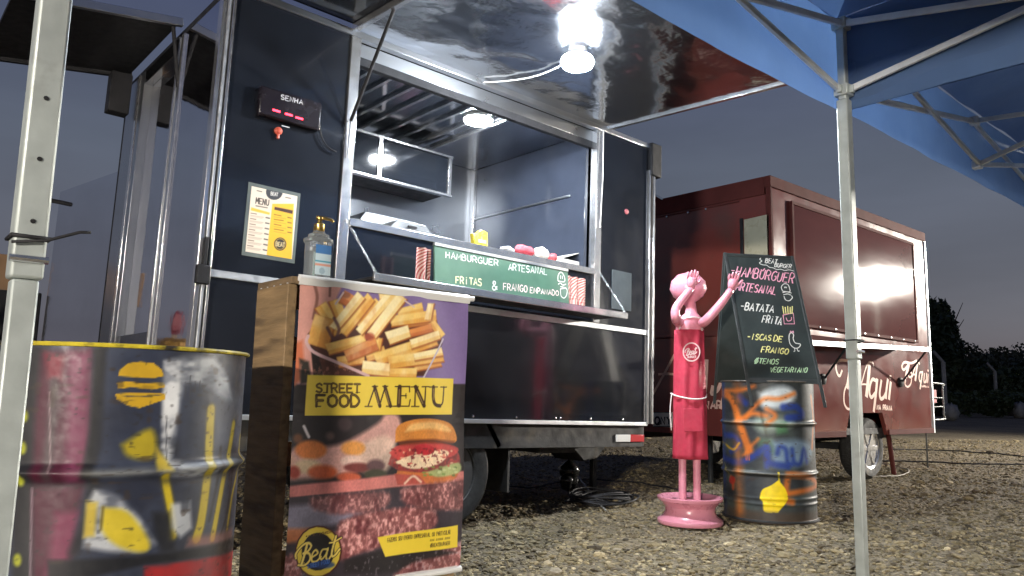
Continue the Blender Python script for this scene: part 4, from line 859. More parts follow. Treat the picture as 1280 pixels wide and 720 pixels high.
cv.poly([(430, 700), (500, 680), (570, 690), (520, 702), (495, 716), (430, 716)], (34, 30, 32), 5, .9); cv.mix(np.clip((nf-.64)*10, 0, 1)*(cv.V < pb.uv((480, 690))[1]), (150, 140, 148), .45)
grn = vnoise(NH, NW, 150, 12, 2); top_ = (cv.V < pb.uv((480, 519))[1]); cv.a *= (1+(.16*(grn-.5)+.34*(nc-.5))*(.35+.65*top_))[..., None]
for c, r_, col in (((372, 548), 6, (196, 120, 70)), ((430, 530), 9, (92, 74, 76)), ((360, 575), 8, (220, 180, 150)), ((412, 545), 5, (150, 120, 110))): cv.ell(c, r_, r_, col, 5, .5)
for k in range(46):
    x, y = fr.uniform(490, 570), fr.uniform(560, 586); cv.ell((x, y), fr.uniform(1, 2.6), fr.uniform(.8, 1.8), fr.choice([(120, 34, 36), (206, 84, 74), (236, 196, 160), (164, 52, 50)]), 1.2, .7)
for k in range(16): x, y = fr.uniform(525, 570), fr.uniform(582, 594); cv.ell((x, y), 2.4, 1.5, fr.choice([(120, 146, 74), (196, 204, 150), (92, 116, 60)]), 1.2, .8)
cv.poly([(496, 552), (512, 549), (540, 548), (568, 551), (566, 555), (530, 554), (500, 557)], (120, 56, 30), 2, .7)
# yellow boxes, logo
cv.poly([(384.5, 468.5), (567, 473.2), (565, 518), (381.2, 519.5)], (232, 204, 74), .7)
ZB_ = zoom(370, 450, 6.095); BR, IN = (62, 42, 26), (176, 146, 90)
ML = [([(545, 350), (600, 205)], 12), ([(598, 205), (640, 350)], 30), ([(636, 350), (682, 205)], 12), ([(680, 205), (722, 350)], 30), ([(520, 353), (578, 353)], 9), ([(580, 201), (622, 201)], 9), ([(662, 201), (700, 201)], 9), ([(690, 353), (752, 353)], 9),
      ([(790, 205), (785, 345)], 36), ([(758, 202), (862, 202)], 10), ([(860, 202), (862, 242)], 10), ([(790, 272), (838, 272)], 10), ([(836, 258), (836, 290)], 8), ([(755, 352), (858, 352)], 11), ([(858, 352), (866, 302)], 10),
      ([(903, 205), (900, 350)], 12), ([(905, 205), (968, 348)], 32), ([(980, 205), (972, 345)], 12), ([(872, 204), (925, 204)], 9), ([(952, 204), (1006, 204)], 9), ([(876, 354), (930, 354)], 9),
      ([(1040, 205), (1040, 300), (1058, 340), (1092, 350)], 28), ([(1088, 350), (1114, 322), (1124, 205)], 13), ([(1008, 206), (1072, 206)], 9), ([(1098, 206), (1146, 206)], 9)]
for pts, w in ML: cv.stroke(ZB_(pts), w/6.095, BR, .6, sm=len(pts) > 2)
for pts in ([(606, 235), (630, 335)], [(686, 235), (712, 335)], [(918, 240), (958, 330)], [(788, 225), (785, 330)], [(1040, 220), (1042, 300)]): cv.stroke(ZB_(pts), 1.4, IN, .8, .75, sm=False)
cv.text('STREET', ZB_([(152, 246)])[0], ZB_([(488, 250)])[0], (.2, -10.8), 2.5, col=BR, soft=.5); cv.text('FOOD', ZB_([(150, 352)])[0], ZB_([(490, 355)])[0], (.2, -14.0), 3.4, col=BR, soft=.5)
for s_, a_, b_, h_ in (('STREET', (152, 246), (488, 250), (.2, -10.8)), ('FOOD', (150, 352), (490, 355), (.2, -14.0))): cv.text(s_, ZB_([a_])[0], ZB_([b_])[0], h_, .55, col=(150, 126, 56), soft=.8)
for a_, b_ in (((150, 354), (190, 354)), ((152, 268), (225, 268)), ((205, 248), (240, 248)), ((448, 248), (478, 248))): cv.stroke(ZB_([a_, b_]), 1.2, BR, .5, sm=False)
cv.poly([(470, 671), (571, 656), (571, 683.5), (481, 696)], (232, 204, 60), .7); ZS = zoom(360, 640, 5.82)
cv.text('FAZEMOS SEU EVENTO EMPRESARIAL OU PARTICULAR', ZS([(718, 218)])[0], ZS([(1172, 156)])[0], (0, -4.6), .75, col=(92, 76, 30), soft=.6)
cv.text('ccc ccccc cccc', ZS([(1025, 216)])[0], ZS([(1172, 196)])[0], (0, -4.0), .8, col=(92, 76, 30), soft=.6); cv.text('@BEATBURGER', ZS([(1028, 254)])[0], ZS([(1172, 234)])[0], (0, -4.0), .8, col=(92, 76, 30), soft=.6)
LC = (397, 689.5)
cv.ell(LC, 30, 33, (76, 34, 26), .8); cv.ell(LC, 28, 31, (226, 198, 72), .8); cv.ell(LC, 21, 24, (26, 22, 26), .8); cv.ell((404, 706), 15, 5, (40, 70, 130), 3, .8)
def beat(Z, k=1.0):
    return [(Z([(52, 335), (50, 300), (95, 245), (140, 222), (165, 245), (140, 285), (105, 300), (150, 300), (158, 345), (120, 385), (70, 385)]), 16*k), (Z([(135, 230), (115, 310), (92, 385)]), 20*k), (Z([(172, 330), (215, 300), (200, 275), (175, 305), (172, 355), (205, 360), (240, 325)]), 14*k),
            (Z([(285, 270), (250, 275), (232, 320), (245, 345), (275, 310), (290, 265)]), 14*k), (Z([(290, 265), (278, 330), (295, 345), (318, 310)]), 14*k), (Z([(345, 175), (322, 270), (318, 318), (340, 315), (372, 270)]), 16*k), (Z([(300, 225), (335, 215), (382, 185)]), 12*k)]
for pts, w in beat(ZS): cv.stroke(pts, w/5.82+1.6, (26, 22, 26), .8)
for pts, w in beat(ZS): cv.stroke(pts, w/5.82, (240, 214, 110), .7)
cv.text('STREET FOOD', ZS([(140, 412)])[0], ZS([(305, 372)])[0], (0, -5.2), 1.1, col=(60, 104, 180), soft=.6)
cv.text('cc KITCHEN', ZS([(120, 185)])[0], ZS([(315, 150)])[0], (0, -2.8), .7, col=(90, 60, 26), soft=.6)
cv.poly([(495, 719), (571, 706.5), (572, 716), (490, 730)], (214, 208, 206), .8)
Pn = np.stack([cv.U, np.full_like(cv.U, BY)+.004*np.sin(cv.U*23+cv.V*4)+.0035*np.sin(cv.V*11)+.006*((cv.V-.6)/.45)**2-.006, cv.V], -1)
paint_grid('print', Pn, cv.a, VC_MATT, ban)
MB().prism([(bx0-.004, BY-.004, bzt-.026), (bx1+.006, BY-.004, bzt-.026), (bx1+.006, BY-.012, bzt-.006), (bx1+.006, BY+.002, bzt+.004), (bx0-.004, BY+.002, bzt+.004), (bx0-.004, BY-.012, bzt-.006)], (0, .006, 0)).build('top_sleeve', WHITEP, ban, smooth=False)
MB().tube([(bx0-.006, BY-.002, bzt-.008), (bx1+.022, BY-.002, bzt-.008)], .009, 10).build('rod', WHITEP, ban, smooth='auto')
MB().tube([(bx0, BY-.002, bzb-.006), (bx1, BY-.002, bzb-.006)], .010, 10).build('bottom_rod', WHITEP, ban, smooth='auto')

bc = np.array([1.075, 2.15, 1.102])
btl = thing('sanitizer_bottle', bc, 'clear pump bottle with gold cap standing on the pallet counter', 'bottle')
CLEAR = mat('clear_plastic', (.86, .90, .90), .08, trans=.85, var=.03, ior=1.42, bump=.001, bs=30)
def sqlathe(prof, c, p=4.0, seg=28, ys_=.75):
    vs, fs = [], []
    for r, h in prof:
        for k in range(seg):
            t = 2*math.pi*k/seg; cs, sn = math.cos(t), math.sin(t); q = (abs(cs)**p+abs(sn)**p)**(-1/p)
            vs.append((c[0]+r*q*cs, c[1]+r*q*sn*ys_, c[2]+h))
    n = len(prof)
    for i in range(n-1):
        for k in range(seg): fs.append((i*seg+k, i*seg+(k+1) % seg, (i+1)*seg+(k+1) % seg, (i+1)*seg+k))
    fs += [tuple(range(seg))[::-1], tuple((n-1)*seg+k for k in range(seg))]
    return MB().add(vs, fs)
sqlathe([(.034, 0), (.038, .004), (.037, .10), (.037, .108), (.042, .116), (.041, .126), (.030, .132), (.029, .140), (.017, .146), (.016, .152)], bc).build('bottle', CLEAR, btl, smooth='auto')
sqlathe([(.030, .006), (.032, .06), (.032, .085)], bc).build('gel', mat('clear_gel', (.80, .90, .88), .05, trans=.9, ior=1.36, var=.02), btl, smooth='auto')
GOLD = mat('gold_cap', (.55, .38, .12), .25, .9, var=.15)
MB().lathe([(.015, .150), (.017, .153), (.017, .172), (.012, .175), (.008, .176), (.007, .186), (.011, .187), (.011, .194), (.0001, .196)], bc, 'z', 22).build('cap', GOLD, btl, smooth='auto')
MB().tube([bc+(-.012, 0, .193), bc+(.012, -.004, .194), bc+(.034, -.012, .190), bc+(.040, -.014, .184)], [.006, .006, .0045, .004], 8).build('spout', GOLD, btl, smooth=True)
us, vs = np.linspace(-.022, .030, 24), np.linspace(.012, .104, 40)
U, V = np.meshgrid(us, vs); cc = np.ones(U.shape+(3,))*np.array([186, 206, 214]); cc[(V > .078)] = (70, 120, 176); cc[(V < .055) & (V > .050)] = (70, 150, 170); cc[(V < .046) & (V > .040)] = (206, 150, 130); cc[np.hypot(U-.002, V-.024) < .010] = (150, 172, 184)
paint_grid('label', np.stack([bc[0]+U, np.full_like(U, bc[1]-.0295), bc[2]+V], -1), cc, VC_MATT, btl)

# ------------------------------------------------------------------ painted oil drums
def drum(c, r, H, paint, base, label, nu, seed, zr=None, rimcol=None):
    t = thing('oil_drum', (c[0], c[1], 0), label, 'drum', 'painted oil drums')
    us = np.linspace(0, 2*math.pi, nu, endpoint=False)
    def prof(z):
        k = z/H; rr = r
        for b in (.345, .70): rr += .013*math.exp(-((k-b)/.013)**2)
        for b in (.13, .17): rr += .004*math.exp(-((k-b)/.010)**2)
        if k < .02: rr += .006
        return rr
    vs = np.unique(np.concatenate([np.linspace(0, H, 300), np.linspace(.31*H, .38*H, 24), np.linspace(.66*H, .74*H, 24)])) if nu > 300 else np.unique(np.concatenate([np.linspace(0, H, 150), np.linspace(.31*H, .38*H, 16), np.linspace(.66*H, .74*H, 16)]))
    cv = Canvas(Cyl((c[0], c[1], 0), r), us, vs, base)
    paint(cv)
    n2 = vnoise(*cv.U.shape, 60, seed+9, 2)
    cv.mix(np.clip((n2-.76)*9, 0, 1), (60, 48, 40), .5)
    R = np.array([prof(v) for v in vs])[:, None]
    dent = .004*(vnoise(*cv.U.shape, 7, seed, 2)-.5); dent *= np.sin(cv.U*.5)                 # shallow dents, closed at the seam
    P = np.stack([c[0]+(R+dent)*np.cos(cv.U), c[1]+(R+dent)*np.sin(cv.U), cv.V], -1)
    paint_grid('shell', P, cv.a, VC_DRUM, t, wrap=True)
    MB().lathe([(r-.004, H-.005), (r+.007, H-.004), (r+.009, H+.0), (r+.007, H+.004), (r-.002, H+.005), (r-.006, H-.002)], (c[0], c[1], 0), 'z', 64, close=True).build('rim', mat('rim_'+label.split()[0], rimcol or (.12, .1, .08), .45, var=.5, vs=30, dirt=((.03, .025, .02), 26, .50)), t, smooth='auto')
    MB().lathe([(r-.001, H-.016), (.0001, H-.018)], (c[0], c[1], 0), 'z', 40).build('lid', UNDER, t)
    MB().lathe([(r+.002, .0), (r+.012, .004), (r+.012, .012), (r+.004, .018)], (c[0], c[1], 0), 'z', 64, close=True).build('bottom_chime', UNDER, t, smooth='auto')
    return t
def paint1(cv):
    h, w = cv.U.shape; n1 = vnoise(h, w, 14, 21, 4); n2 = vnoise(h, w, 46, 22, 3); drip = vnoise(3, w, 160, 25, 1)[1][None].repeat(h, 0)
    BK, SL, MG, WH, YE = (28, 29, 33), (48, 54, 72), (104, 42, 68), (190, 194, 198), (188, 166, 34)
    cv.mix(np.clip((n1-.5)*3, 0, 1), (66, 74, 92), .7); cv.mix(np.clip((.45-n1)*4, 0, 1), (34, 36, 44), .7)
    for a in (0.3, 1.1, 1.9, 2.8): cv.mix(np.clip(1-np.abs(cv.U-a)/.22, 0, 1)*np.clip(n1*1.6, 0, 1), (MG, YE, WH, BK)[int(a*2) % 4], .7)
    cv.poly([(20, 430), (62, 432), (55, 600), (50, 730), (15, 730)], (38, 38, 40), 10, .9)
    cv.poly([(52, 440), (116, 434), (112, 520), (108, 600), (92, 660), (84, 730), (42, 730), (40, 620), (44, 520)], (72, 26, 44), 10, .95); cv.poly([(86, 440), (112, 440), (110, 560), (104, 600), (82, 610), (84, 520)], (116, 52, 82), 12, .85); cv.poly([(56, 440), (80, 446), (76, 475), (60, 472)], (118, 32, 50), 9, .9)
    cv.stroke([(68, 478), (66, 520), (62, 560), (60, 596)], 12, (66, 58, 60), 7, .8); cv.stroke([(62, 490), (63, 590)], 2, (150, 130, 135), 1.5, .7); cv.stroke([(40, 610), (38, 720)], 3, (150, 130, 140), 2, .6)
    cv.poly([(70, 640), (98, 640), (92, 690), (66, 730), (56, 730)], (120, 48, 78), 12, .8)
    cv.poly([(118, 434), (134, 434), (128, 560), (112, 602), (100, 600), (112, 540)], BK, 7, .95); cv.stroke([(118, 600), (108, 650), (92, 690)], 12, BK, 10, .8)
    cv.poly([(134, 440), (200, 438), (200, 580), (120, 582)], SL, 12, .55)
    # white mist and drips
    md = .35+.65*np.clip((n2-.25)*3, 0, 1)
    cv.poly([(206, 452), (230, 446), (268, 446), (284, 470), (290, 500), (282, 500), (262, 486), (236, 480), (226, 500), (220, 540), (214, 575), (250, 582), (272, 588), (262, 600), (200, 592), (203, 540)], WH, 9, .92, mod=md)
    cv.poly([(205, 452), (226, 452), (222, 520), (210, 560), (202, 560)], (214, 216, 218), 5, .9, mod=md); cv.poly([(228, 480), (258, 480), (254, 570), (224, 570)], (50, 56, 72), 9, .85); cv.poly([(262, 470), (300, 500), (300, 560), (270, 560)], (104, 110, 122), 14, .5)
    for px, y0, y1 in ((232, 478, 500), (238, 470, 496), (244, 476, 492), (250, 476, 488), (208, 520, 575)): cv.stroke([(px, y0), (px, y1)], 1.4, (60, 60, 66), 1.2, .75, sm=False)
    # yellow fingers
    for pts, wd in (([(264, 512), (262, 548), (260, 590), (252, 650), (246, 672)], 13), ([(292, 530), (287, 562), (282, 585), (272, 640), (266, 672)], 9), ([(300, 545), (296, 590), (290, 620), (284, 660)], 5), ([(206, 596), (214, 640), (216, 670)], 9)):
        cv.stroke(pts, wd+4, (120, 104, 30), 5, .6); cv.stroke(pts, wd, YE, 3, .92)
    cv.stroke([(276, 560), (272, 600), (262, 650)], 5, BK, 4, .9); cv.stroke([(292, 580), (284, 640), (276, 668)], 4, BK, 3, .9)
    cv.poly([(152, 556), (188, 536), (196, 560), (186, 574), (160, 570)], (176, 156, 34), 9, .9, sm=True); cv.poly([(196, 560), (208, 575), (214, 588), (194, 588)], (190, 166, 50), 6, .85)
    # burger stencil
    YB = (190, 152, 38)
    cv.poly([(148, 470), (150, 462), (160, 454), (175, 452), (192, 454), (202, 462), (205, 470), (190, 473), (162, 471)], YB, .9); cv.poly([(146, 478), (160, 477), (180, 479), (205, 478), (206, 484), (190, 487), (165, 484), (148, 486)], YB, .9, mod=np.clip((n2-.2)*5, 0, 1))
    cv.poly([(144, 492), (165, 491), (206, 492), (207, 499), (190, 505), (175, 510), (160, 507), (146, 499)], YB, .9); cv.stroke([(150, 494), (175, 496), (204, 493)], 1.2, SL, .8, .8)
    # rib ring worn pale
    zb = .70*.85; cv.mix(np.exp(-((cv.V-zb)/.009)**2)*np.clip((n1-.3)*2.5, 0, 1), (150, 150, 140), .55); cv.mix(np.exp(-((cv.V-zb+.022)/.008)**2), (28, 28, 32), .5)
    # lower half
    cv.poly([(110, 628), (118, 612), (150, 620), (176, 650), (196, 680), (176, 690), (140, 690), (104, 684)], WH, 8, .9, mod=md); cv.poly([(128, 634), (160, 640), (186, 676), (180, 690), (150, 684), (128, 664)], (196, 174, 44), 7, .95, sm=True); cv.poly([(108, 626), (122, 628), (118, 670), (104, 672)], (192, 168, 60), 6, .9); cv.stroke([(129, 634), (126, 662)], 3, (96, 84, 34), 2.5, .8)
    cv.poly([(124, 600), (196, 598), (200, 620), (176, 640), (150, 618)], (40, 44, 58), 8, .9); cv.poly([(214, 630), (238, 626), (240, 660), (226, 672), (212, 660)], (186, 190, 194), 7, .85); cv.poly([(226, 610), (240, 606), (236, 640), (226, 640)], (44, 48, 60), 6, .7)
    cv.poly([(190, 640), (212, 640), (220, 690), (200, 690)], BK, 8, .8); cv.poly([(236, 672), (290, 660), (290, 680), (232, 684)], (168, 110, 96), 8, .6)
    cv.poly([(60, 700), (180, 694), (260, 682), (296, 668), (294, 686), (240, 698), (180, 706), (60, 730)], BK, 6, .95); cv.poly([(180, 708), (240, 700), (294, 686), (294, 740), (180, 740)], (160, 36, 38), 5, .95, mod=.5+.5*np.clip(n2*1.6, 0, 1))
    for p in ((30, 520), (28, 560), (26, 600), (22, 700)): cv.ell(p, 5, 8, (180, 186, 50), 5, .8)
    cv.mix(np.clip((vnoise(h, w, 120, 27, 2)-.74)*8, 0, 1), (40, 38, 38), .5)
D1 = drum((.50, 2.0), .288, .85, paint1, (50, 55, 70), 'large spray-painted oil drum with a yellow burger stencil in the foreground', 640, 4, rimcol=(.52, .42, .03))
def paint2(cv):
    h, w = cv.U.shape; n1 = vnoise(h, w, 12, 31, 4); n2 = vnoise(h, w, 40, 32, 3)
    OR, BL, WH, YE = (196, 104, 40), (34, 54, 128), (196, 204, 206), (226, 196, 22)
    cv.mix(np.clip((n1-.48)*4, 0, 1), (70, 78, 74), .7); cv.mix(np.clip((.46-n1)*4, 0, 1), (34, 38, 44), .8)
    Z = zoom(800, 480, 3.788)
    cv.poly(Z([(560, 40), (680, 10), (740, 50), (690, 110), (580, 110)]), WH, 8, .9, sm=True); cv.poly(Z([(560, 150), (700, 160), (720, 200), (600, 230), (540, 200)]), (150, 166, 150), 9, .75, sm=True); cv.poly(Z([(620, 270), (790, 270), (800, 370), (640, 390)]), (132, 160, 186), 9, .7, sm=True)
    cv.poly(Z([(640, 190), (690, 180), (700, 230), (650, 240)]), (60, 110, 66), 6, .7); cv.poly(Z([(560, 260), (620, 260), (640, 330), (570, 320)]), (70, 110, 76), 7, .6)
    for pts, wd in (([(380, 40), (430, 70), (470, 180), (500, 270), (520, 320)], 38), ([(400, 30), (470, 30), (540, 10)], 18), ([(500, 160), (540, 110), (590, 70), (660, 70), (730, 45)], 20), ([(470, 170), (530, 140), (600, 150)], 22), ([(600, 120), (640, 150), (600, 190)], 22), ([(810, 60), (820, 170), (815, 300)], 22), ([(700, 430), (690, 540), (720, 560)], 30), ([(720, 430), (800, 440), (840, 470)], 30), ([(700, 520), (800, 500), (840, 480)], 26), ([(560, 260), (520, 300), (490, 340)], 12), ([(430, 440), (438, 460), (440, 490)], 16)):
        cv.stroke(Z(pts), wd/3.788, OR, 5, .85)
    for pts, wd in (([(400, 240), (450, 250), (470, 290), (430, 320)], 26), ([(380, 340), (460, 370), (540, 340), (600, 300), (610, 370), (700, 390)], 30), ([(600, 300), (600, 390)], 24), ([(650, 330), (660, 300), (690, 310), (700, 370), (720, 380)], 20), ([(720, 310), (730, 370), (760, 375), (775, 310), (790, 370)], 20), ([(680, 110), (740, 110), (770, 150), (700, 160)], 34), ([(470, 60), (500, 90)], 30)):
        cv.stroke(Z(pts), wd/3.788, BL, 5, .85)
    cv.stroke(Z([(390, 270), (440, 310), (470, 280)]), 3, (190, 150, 30), 2, .8); cv.stroke(Z([(400, 370), (420, 420)]), 2.5, (196, 176, 40), 2, .8); cv.ell(Z([(436, 455)])[0], 4, 5, (150, 40, 34), 2.5, .9); cv.stroke(Z([(438, 470), (440, 500)]), 1.6, (180, 60, 50), 1.2, .8)
    for x in (500, 508, 515): cv.stroke(Z([(x, 320), (x+3, 360)]), 1.2, OR, 1, .8, sm=False)
    cv.poly(Z([(656, 455), (690, 500), (698, 550), (660, 600), (650, 610), (590, 605), (582, 560), (568, 540), (580, 500), (620, 480)]), YE, 1.2, sm=True); cv.stroke(Z([(655, 420), (660, 465)]), 1.8, YE, .8)
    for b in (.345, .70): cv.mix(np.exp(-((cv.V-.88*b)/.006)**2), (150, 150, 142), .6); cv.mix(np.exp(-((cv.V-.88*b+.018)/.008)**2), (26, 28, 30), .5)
    cv.mix(np.clip((.085-cv.V)/.03, 0, 1)*np.clip(n1*1.8, 0, 1), (70, 58, 48), .85); cv.mix(np.clip((.03-cv.V)/.02, 0, 1), (96, 66, 44), .6)
    for a in (0.2, .9, 1.6, 2.4, 3.0): cv.mix(np.clip(1-np.abs(cv.U-a)/.2, 0, 1)*np.clip(n1*1.5, 0, 1), (OR, BL, WH)[int(a*3) % 3], .7)
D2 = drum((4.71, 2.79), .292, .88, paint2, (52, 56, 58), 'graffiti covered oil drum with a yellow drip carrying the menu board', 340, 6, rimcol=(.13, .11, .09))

# ------------------------------------------------------------------ A-frame chalkboard on the far drum
TL = at_y(906, 317, 2.965); _tr = at_y(990, 330, 2.70); aF = (_tr-TL)*np.array([1, 1, 0]); Wd = float(np.linalg.norm(aF)); aF /= Wd
fB = at_y(938, 475, 2.70)-TL; fB -= aF*(fB@aF); rB = at_y(890, 475, 3.13)-TL; rB -= aF*(rB@aF)
ab = thing('menu_board', (4.71, 2.79, .885), 'folding A-frame chalkboard menu standing on the graffiti drum', 'menu board')
def slab(name, dn, n, th, m, z0=0.0, z1=1.0, u0=0., u1=1.):
    n = np.array(n, float); n /= np.linalg.norm(n)
    q = [TL+aF*Wd*u+dn*v for u, v in ((u0, z0), (u1, z0), (u1, z1), (u0, z1))]
    return MB().prism(q, n*th).build(name, m, ab, bevel=.002)
nF = np.cross(aF, -fB); nF = nF if nF[1] < 0 else -nF; nF /= np.linalg.norm(nF)
nR = np.cross(aF, -rB); nR = nR if nR[1] > 0 else -nR; nR /= np.linalg.norm(nR)
FRAME = mat('dark_board_frame', (.030, .034, .034), .6, var=.3, vs=12)
slab('front_board', fB, -nF, .012, BOARD, .0, 1.0); slab('rear_board', rB, -nR, .012, BOARD, .0, 1.0)
for dn, nn in ((fB, nF), (rB, nR)):
    for u0, u1 in ((-.02, .02), (.98, 1.02)): slab('leg', dn, nn, .010, FRAME, -.005, 1.19, u0, u1)
    slab('cross_bar', dn, nn, .006, FRAME, .985, 1.02, .022, .978)
    slab('cross_bar', dn, nn, .006, FRAME, -.004, .02, .022, .978)
pa = Plane(TL+nF*.0, aF, -fB)
ZA = zoom(880, 310, 3.79)
def L(s, a, b, h, w, m, **k): ribbons(pa, ztext(ZA, s, a, b, (h*.28, -h), w), .0015, 'lettering', m, ab, jit=.3)
L('BEAT', (288, 70), (346, 77), 5.6, 1.0, CH_W); L('BURGER', (332, 89), (414, 97), 4.6, .9, CH_W)
ribbons(pa, [(ZA([(296, 38), (276, 42), (264, 54), (274, 62), (262, 72), (278, 80), (296, 82), (310, 92), (326, 94), (344, 102), (364, 101), (382, 107), (402, 104), (424, 109)]), .8)], .0015, 'cloud_doodle', CH_W, ab)
L('-HAMBURGUER', (118, 128), (425, 168), 11.5, 1.25, CH_P); ribbons(pa, [(ZA([(276, 110), (288, 98)]), 1.3, False)], .0015, 'lettering', CH_P, ab)
L('ARTESANAL', (146, 200), (342, 222), 9.6, 1.4, CH_P); L('-BATATA', (166, 292), (330, 308), 9, 1.4, CH_W); L('FRiTA', (272, 352), (366, 366), 8.6, 1.3, CH_W)
L('-ISCAS', (200, 432), (318, 440), 6.8, 1.2, CH_Y); L('DE', (326, 442), (372, 446), 6.8, 1.2, CH_Y); L('FRANGO', (268, 494), (400, 504), 7, 1.2, CH_Y); L('@TEMOS', (236, 546), (354, 552), 6.4, 1.1, CH_G); L('VEGETARIANO', (310, 588), (488, 590), 6.0, 1.1, CH_G)
ribbons(pa, [(ZA([(372, 205), (366, 185), (380, 170), (398, 175), (406, 196), (404, 208), (372, 205)]), .9), (ZA([(372, 212), (390, 208), (414, 214)]), 1.0), (ZA([(376, 222), (396, 218), (412, 224)]), .9), (ZA([(378, 228), (386, 246), (404, 250), (418, 236), (414, 226)]), .9), (ZA([(380, 190), (384, 184), (388, 190), (392, 184)]), .7)], .0015, 'burger_doodle', CH_W, ab)
ribbons(pa, [(ZA([(374, 318), (380, 360), (428, 360), (422, 308), (374, 318)]), 1.0, False), (ZA([(388, 330), (396, 346), (412, 342), (414, 328)]), .9)], .0015, 'fries_doodle', CH_P, ab)
ribbons(pa, [(ZA([(x, 312), (x-6+k*2, 276+4*(k % 2))]), 1.2, False) for k, x in enumerate((378, 388, 398, 408, 416))], .0015, 'fries_doodle', CH_Y, ab)
ribbons(pa, [(ZA([(402, 430), (404, 410), (414, 402), (424, 412), (422, 430), (432, 450), (456, 456), (448, 472), (428, 474), (408, 456), (402, 430)]), 1.0), (ZA([(428, 474), (430, 488), (424, 490)]), .9), (ZA([(440, 474), (444, 488), (452, 488)]), .9)], .0015, 'chicken_doodle', CH_W, ab)
ribbons(pa, [(ZA([(408, 404), (410, 394), (416, 400), (422, 394), (424, 404)]), 1.0)], .0015, 'chicken_doodle', CH_P, ab)

# ------------------------------------------------------------------ pink apron figure on a wheel rim (plain faceless stand-in)
SC = np.array([4.055, 2.945, 0.0])
SD = float((SC-C_O)@C_F)
def sp_(x, y, dd=0.0): return at_d(x, y, SD+.30*(450-y)/960+dd)   # a pixel at the figure's own distance
fig = thing('apron_stand', SC, 'pink faceless figure with raised arms and red apron on a pink wheel rim', 'statue')
rimp = [(.195, 0), (.20, .01), (.198, .024), (.165, .045), (.150, .075), (.152, .100), (.178, .130), (.196, .140), (.200, .158), (.192, .162), (.170, .148), (.140, .135), (.09, .130), (.05, .142), (.0001, .142)]
MB().lathe(rimp, SC, 'z', 56).build('wheel_rim', PINK, fig, smooth='auto')
hol = MB()
for k in range(8):
    t = k*math.pi/4; hol.lathe([(.014, .1375), (.0001, .1378)], SC+(.115*math.cos(t), .115*math.sin(t), 0), 'z', 10)
hol.build('rim_holes', BLACKMATT, fig)
side = np.array([C_R[0], C_R[1], 0]); side /= np.linalg.norm(side); fwd = np.array([-side[1], side[0], 0])
for s in (-1, 1):
    b0 = SC+side*(.045*s+.0)
    MB().tube([b0+(0, 0, .13), b0+(0, 0, .48)], .024, 18).build('leg', PINK, fig, smooth='auto')
def loft(secs, seg=24):
    vs, fs = [], []
    for c, a, b in secs:
        for k in range(seg):
            t = 2*math.pi*k/seg; vs.append(np.array(c)+side*a*math.cos(t)+fwd*b*math.sin(t))
    n = len(secs)
    for i in range(n-1):
        for k in range(seg): fs.append((i*seg+k, i*seg+(k+1) % seg, (i+1)*seg+(k+1) % seg, (i+1)*seg+k))
    fs += [tuple(range(seg))[::-1], tuple((n-1)*seg+k for k in range(seg))]
    return MB().add(vs, fs)
cz = lambda z, dx=0.0: SC+side*dx+np.array([0, 0, z])
hd = sp_(868, 373); hdx = float((hd-SC)@side)
body = loft([(cz(.46), .075, .055), (cz(.60), .082, .062), (cz(.9), .078, .06), (cz(1.10, .005), .080, .06), (cz(1.20, .01), .090, .062), (cz(1.26, .015), .082, .056), (cz(1.30, .02), .040, .036), (cz(1.34, .02), .032, .032), (cz(1.37, hdx*.8), .045, .05), (cz(1.405, hdx), .095, .09), (cz(1.455, hdx), .118, .105), (cz(1.505, hdx), .108, .098), (cz(1.545, hdx), .070, .065), (cz(1.562, hdx), .018, .018)])
def arm(mb, pts, rs):
    mb.tube(crom(pts, 5), np.interp(np.linspace(0, 1, (len(pts)-1)*5+1), np.linspace(0, 1, len(pts)), rs), 12)
def hand(mb, w, up, out):
    up = up/np.linalg.norm(up); out = out/np.linalg.norm(out)
    mb.tube([w-up*.01, w+up*.02, w+up*.05, w+up*.062], [.020, .028, .030, .022], 12)
    for k, (o, ln) in enumerate(((-.024, .040), (-.008, .052), (.008, .055), (.022, .045))):
        a = w+up*.052+out*o; b = a+up*ln*.55+out*o*.25; c = b+up*ln*.45-fwd*.010
        mb.tube([a, b, c], [.0085, .008, .006], 8)
    a = w+up*.02+out*.024; mb.tube([a, a+out*.022+up*.018, a+out*.034+up*.038], [.0095, .0085, .006], 8)
arm(body, [cz(1.235, -.055), sp_(845, 398), sp_(846, 384), sp_(864, 360)], [.034, .030, .028, .022])
arm(body, [cz(1.235, .085), sp_(883, 400), sp_(900, 381), sp_(914, 362)], [.034, .030, .026, .022])
hand(body, sp_(864, 359), C_U*1.0+side*.12, side); hand(body, sp_(914.5, 361), C_U*1.0+side*.18, side)
bo = body.build('body', PINK, fig, smooth=True)
# apron: a cloth shell wrapped round the front
def apron(z0, z1, wtop, wbot, depth, nn=28, mm=26, amp=.004):
    vs, fs = [], []
    for j in range(mm+1):
        z = z1+(z0-z1)*j/mm; hw = wtop+(wbot-wtop)*j/mm
        for i in range(nn+1):
            s = -1+2*i/nn; a = s*1.75
            p = cz(z, .004)+side*hw*math.sin(a*.9)-fwd*(depth*math.cos(a*.9)+amp*math.sin(9*s+6*z)*(.4+j/mm)+amp*.8*math.sin(14*s-9*z+1))
            vs.append(p)
    for j in range(mm):
        for i in range(nn): fs.append((j*(nn+1)+i, j*(nn+1)+i+1, (j+1)*(nn+1)+i+1, (j+1)*(nn+1)+i))
    return MB().add(vs, fs)
ap = apron(.39, 1.19, .090, .108, .078, amp=.0065).build('apron', APRON, fig, smooth=True)
so = ap.modifiers.new('thickness', 'SOLIDIFY'); so.thickness = .004
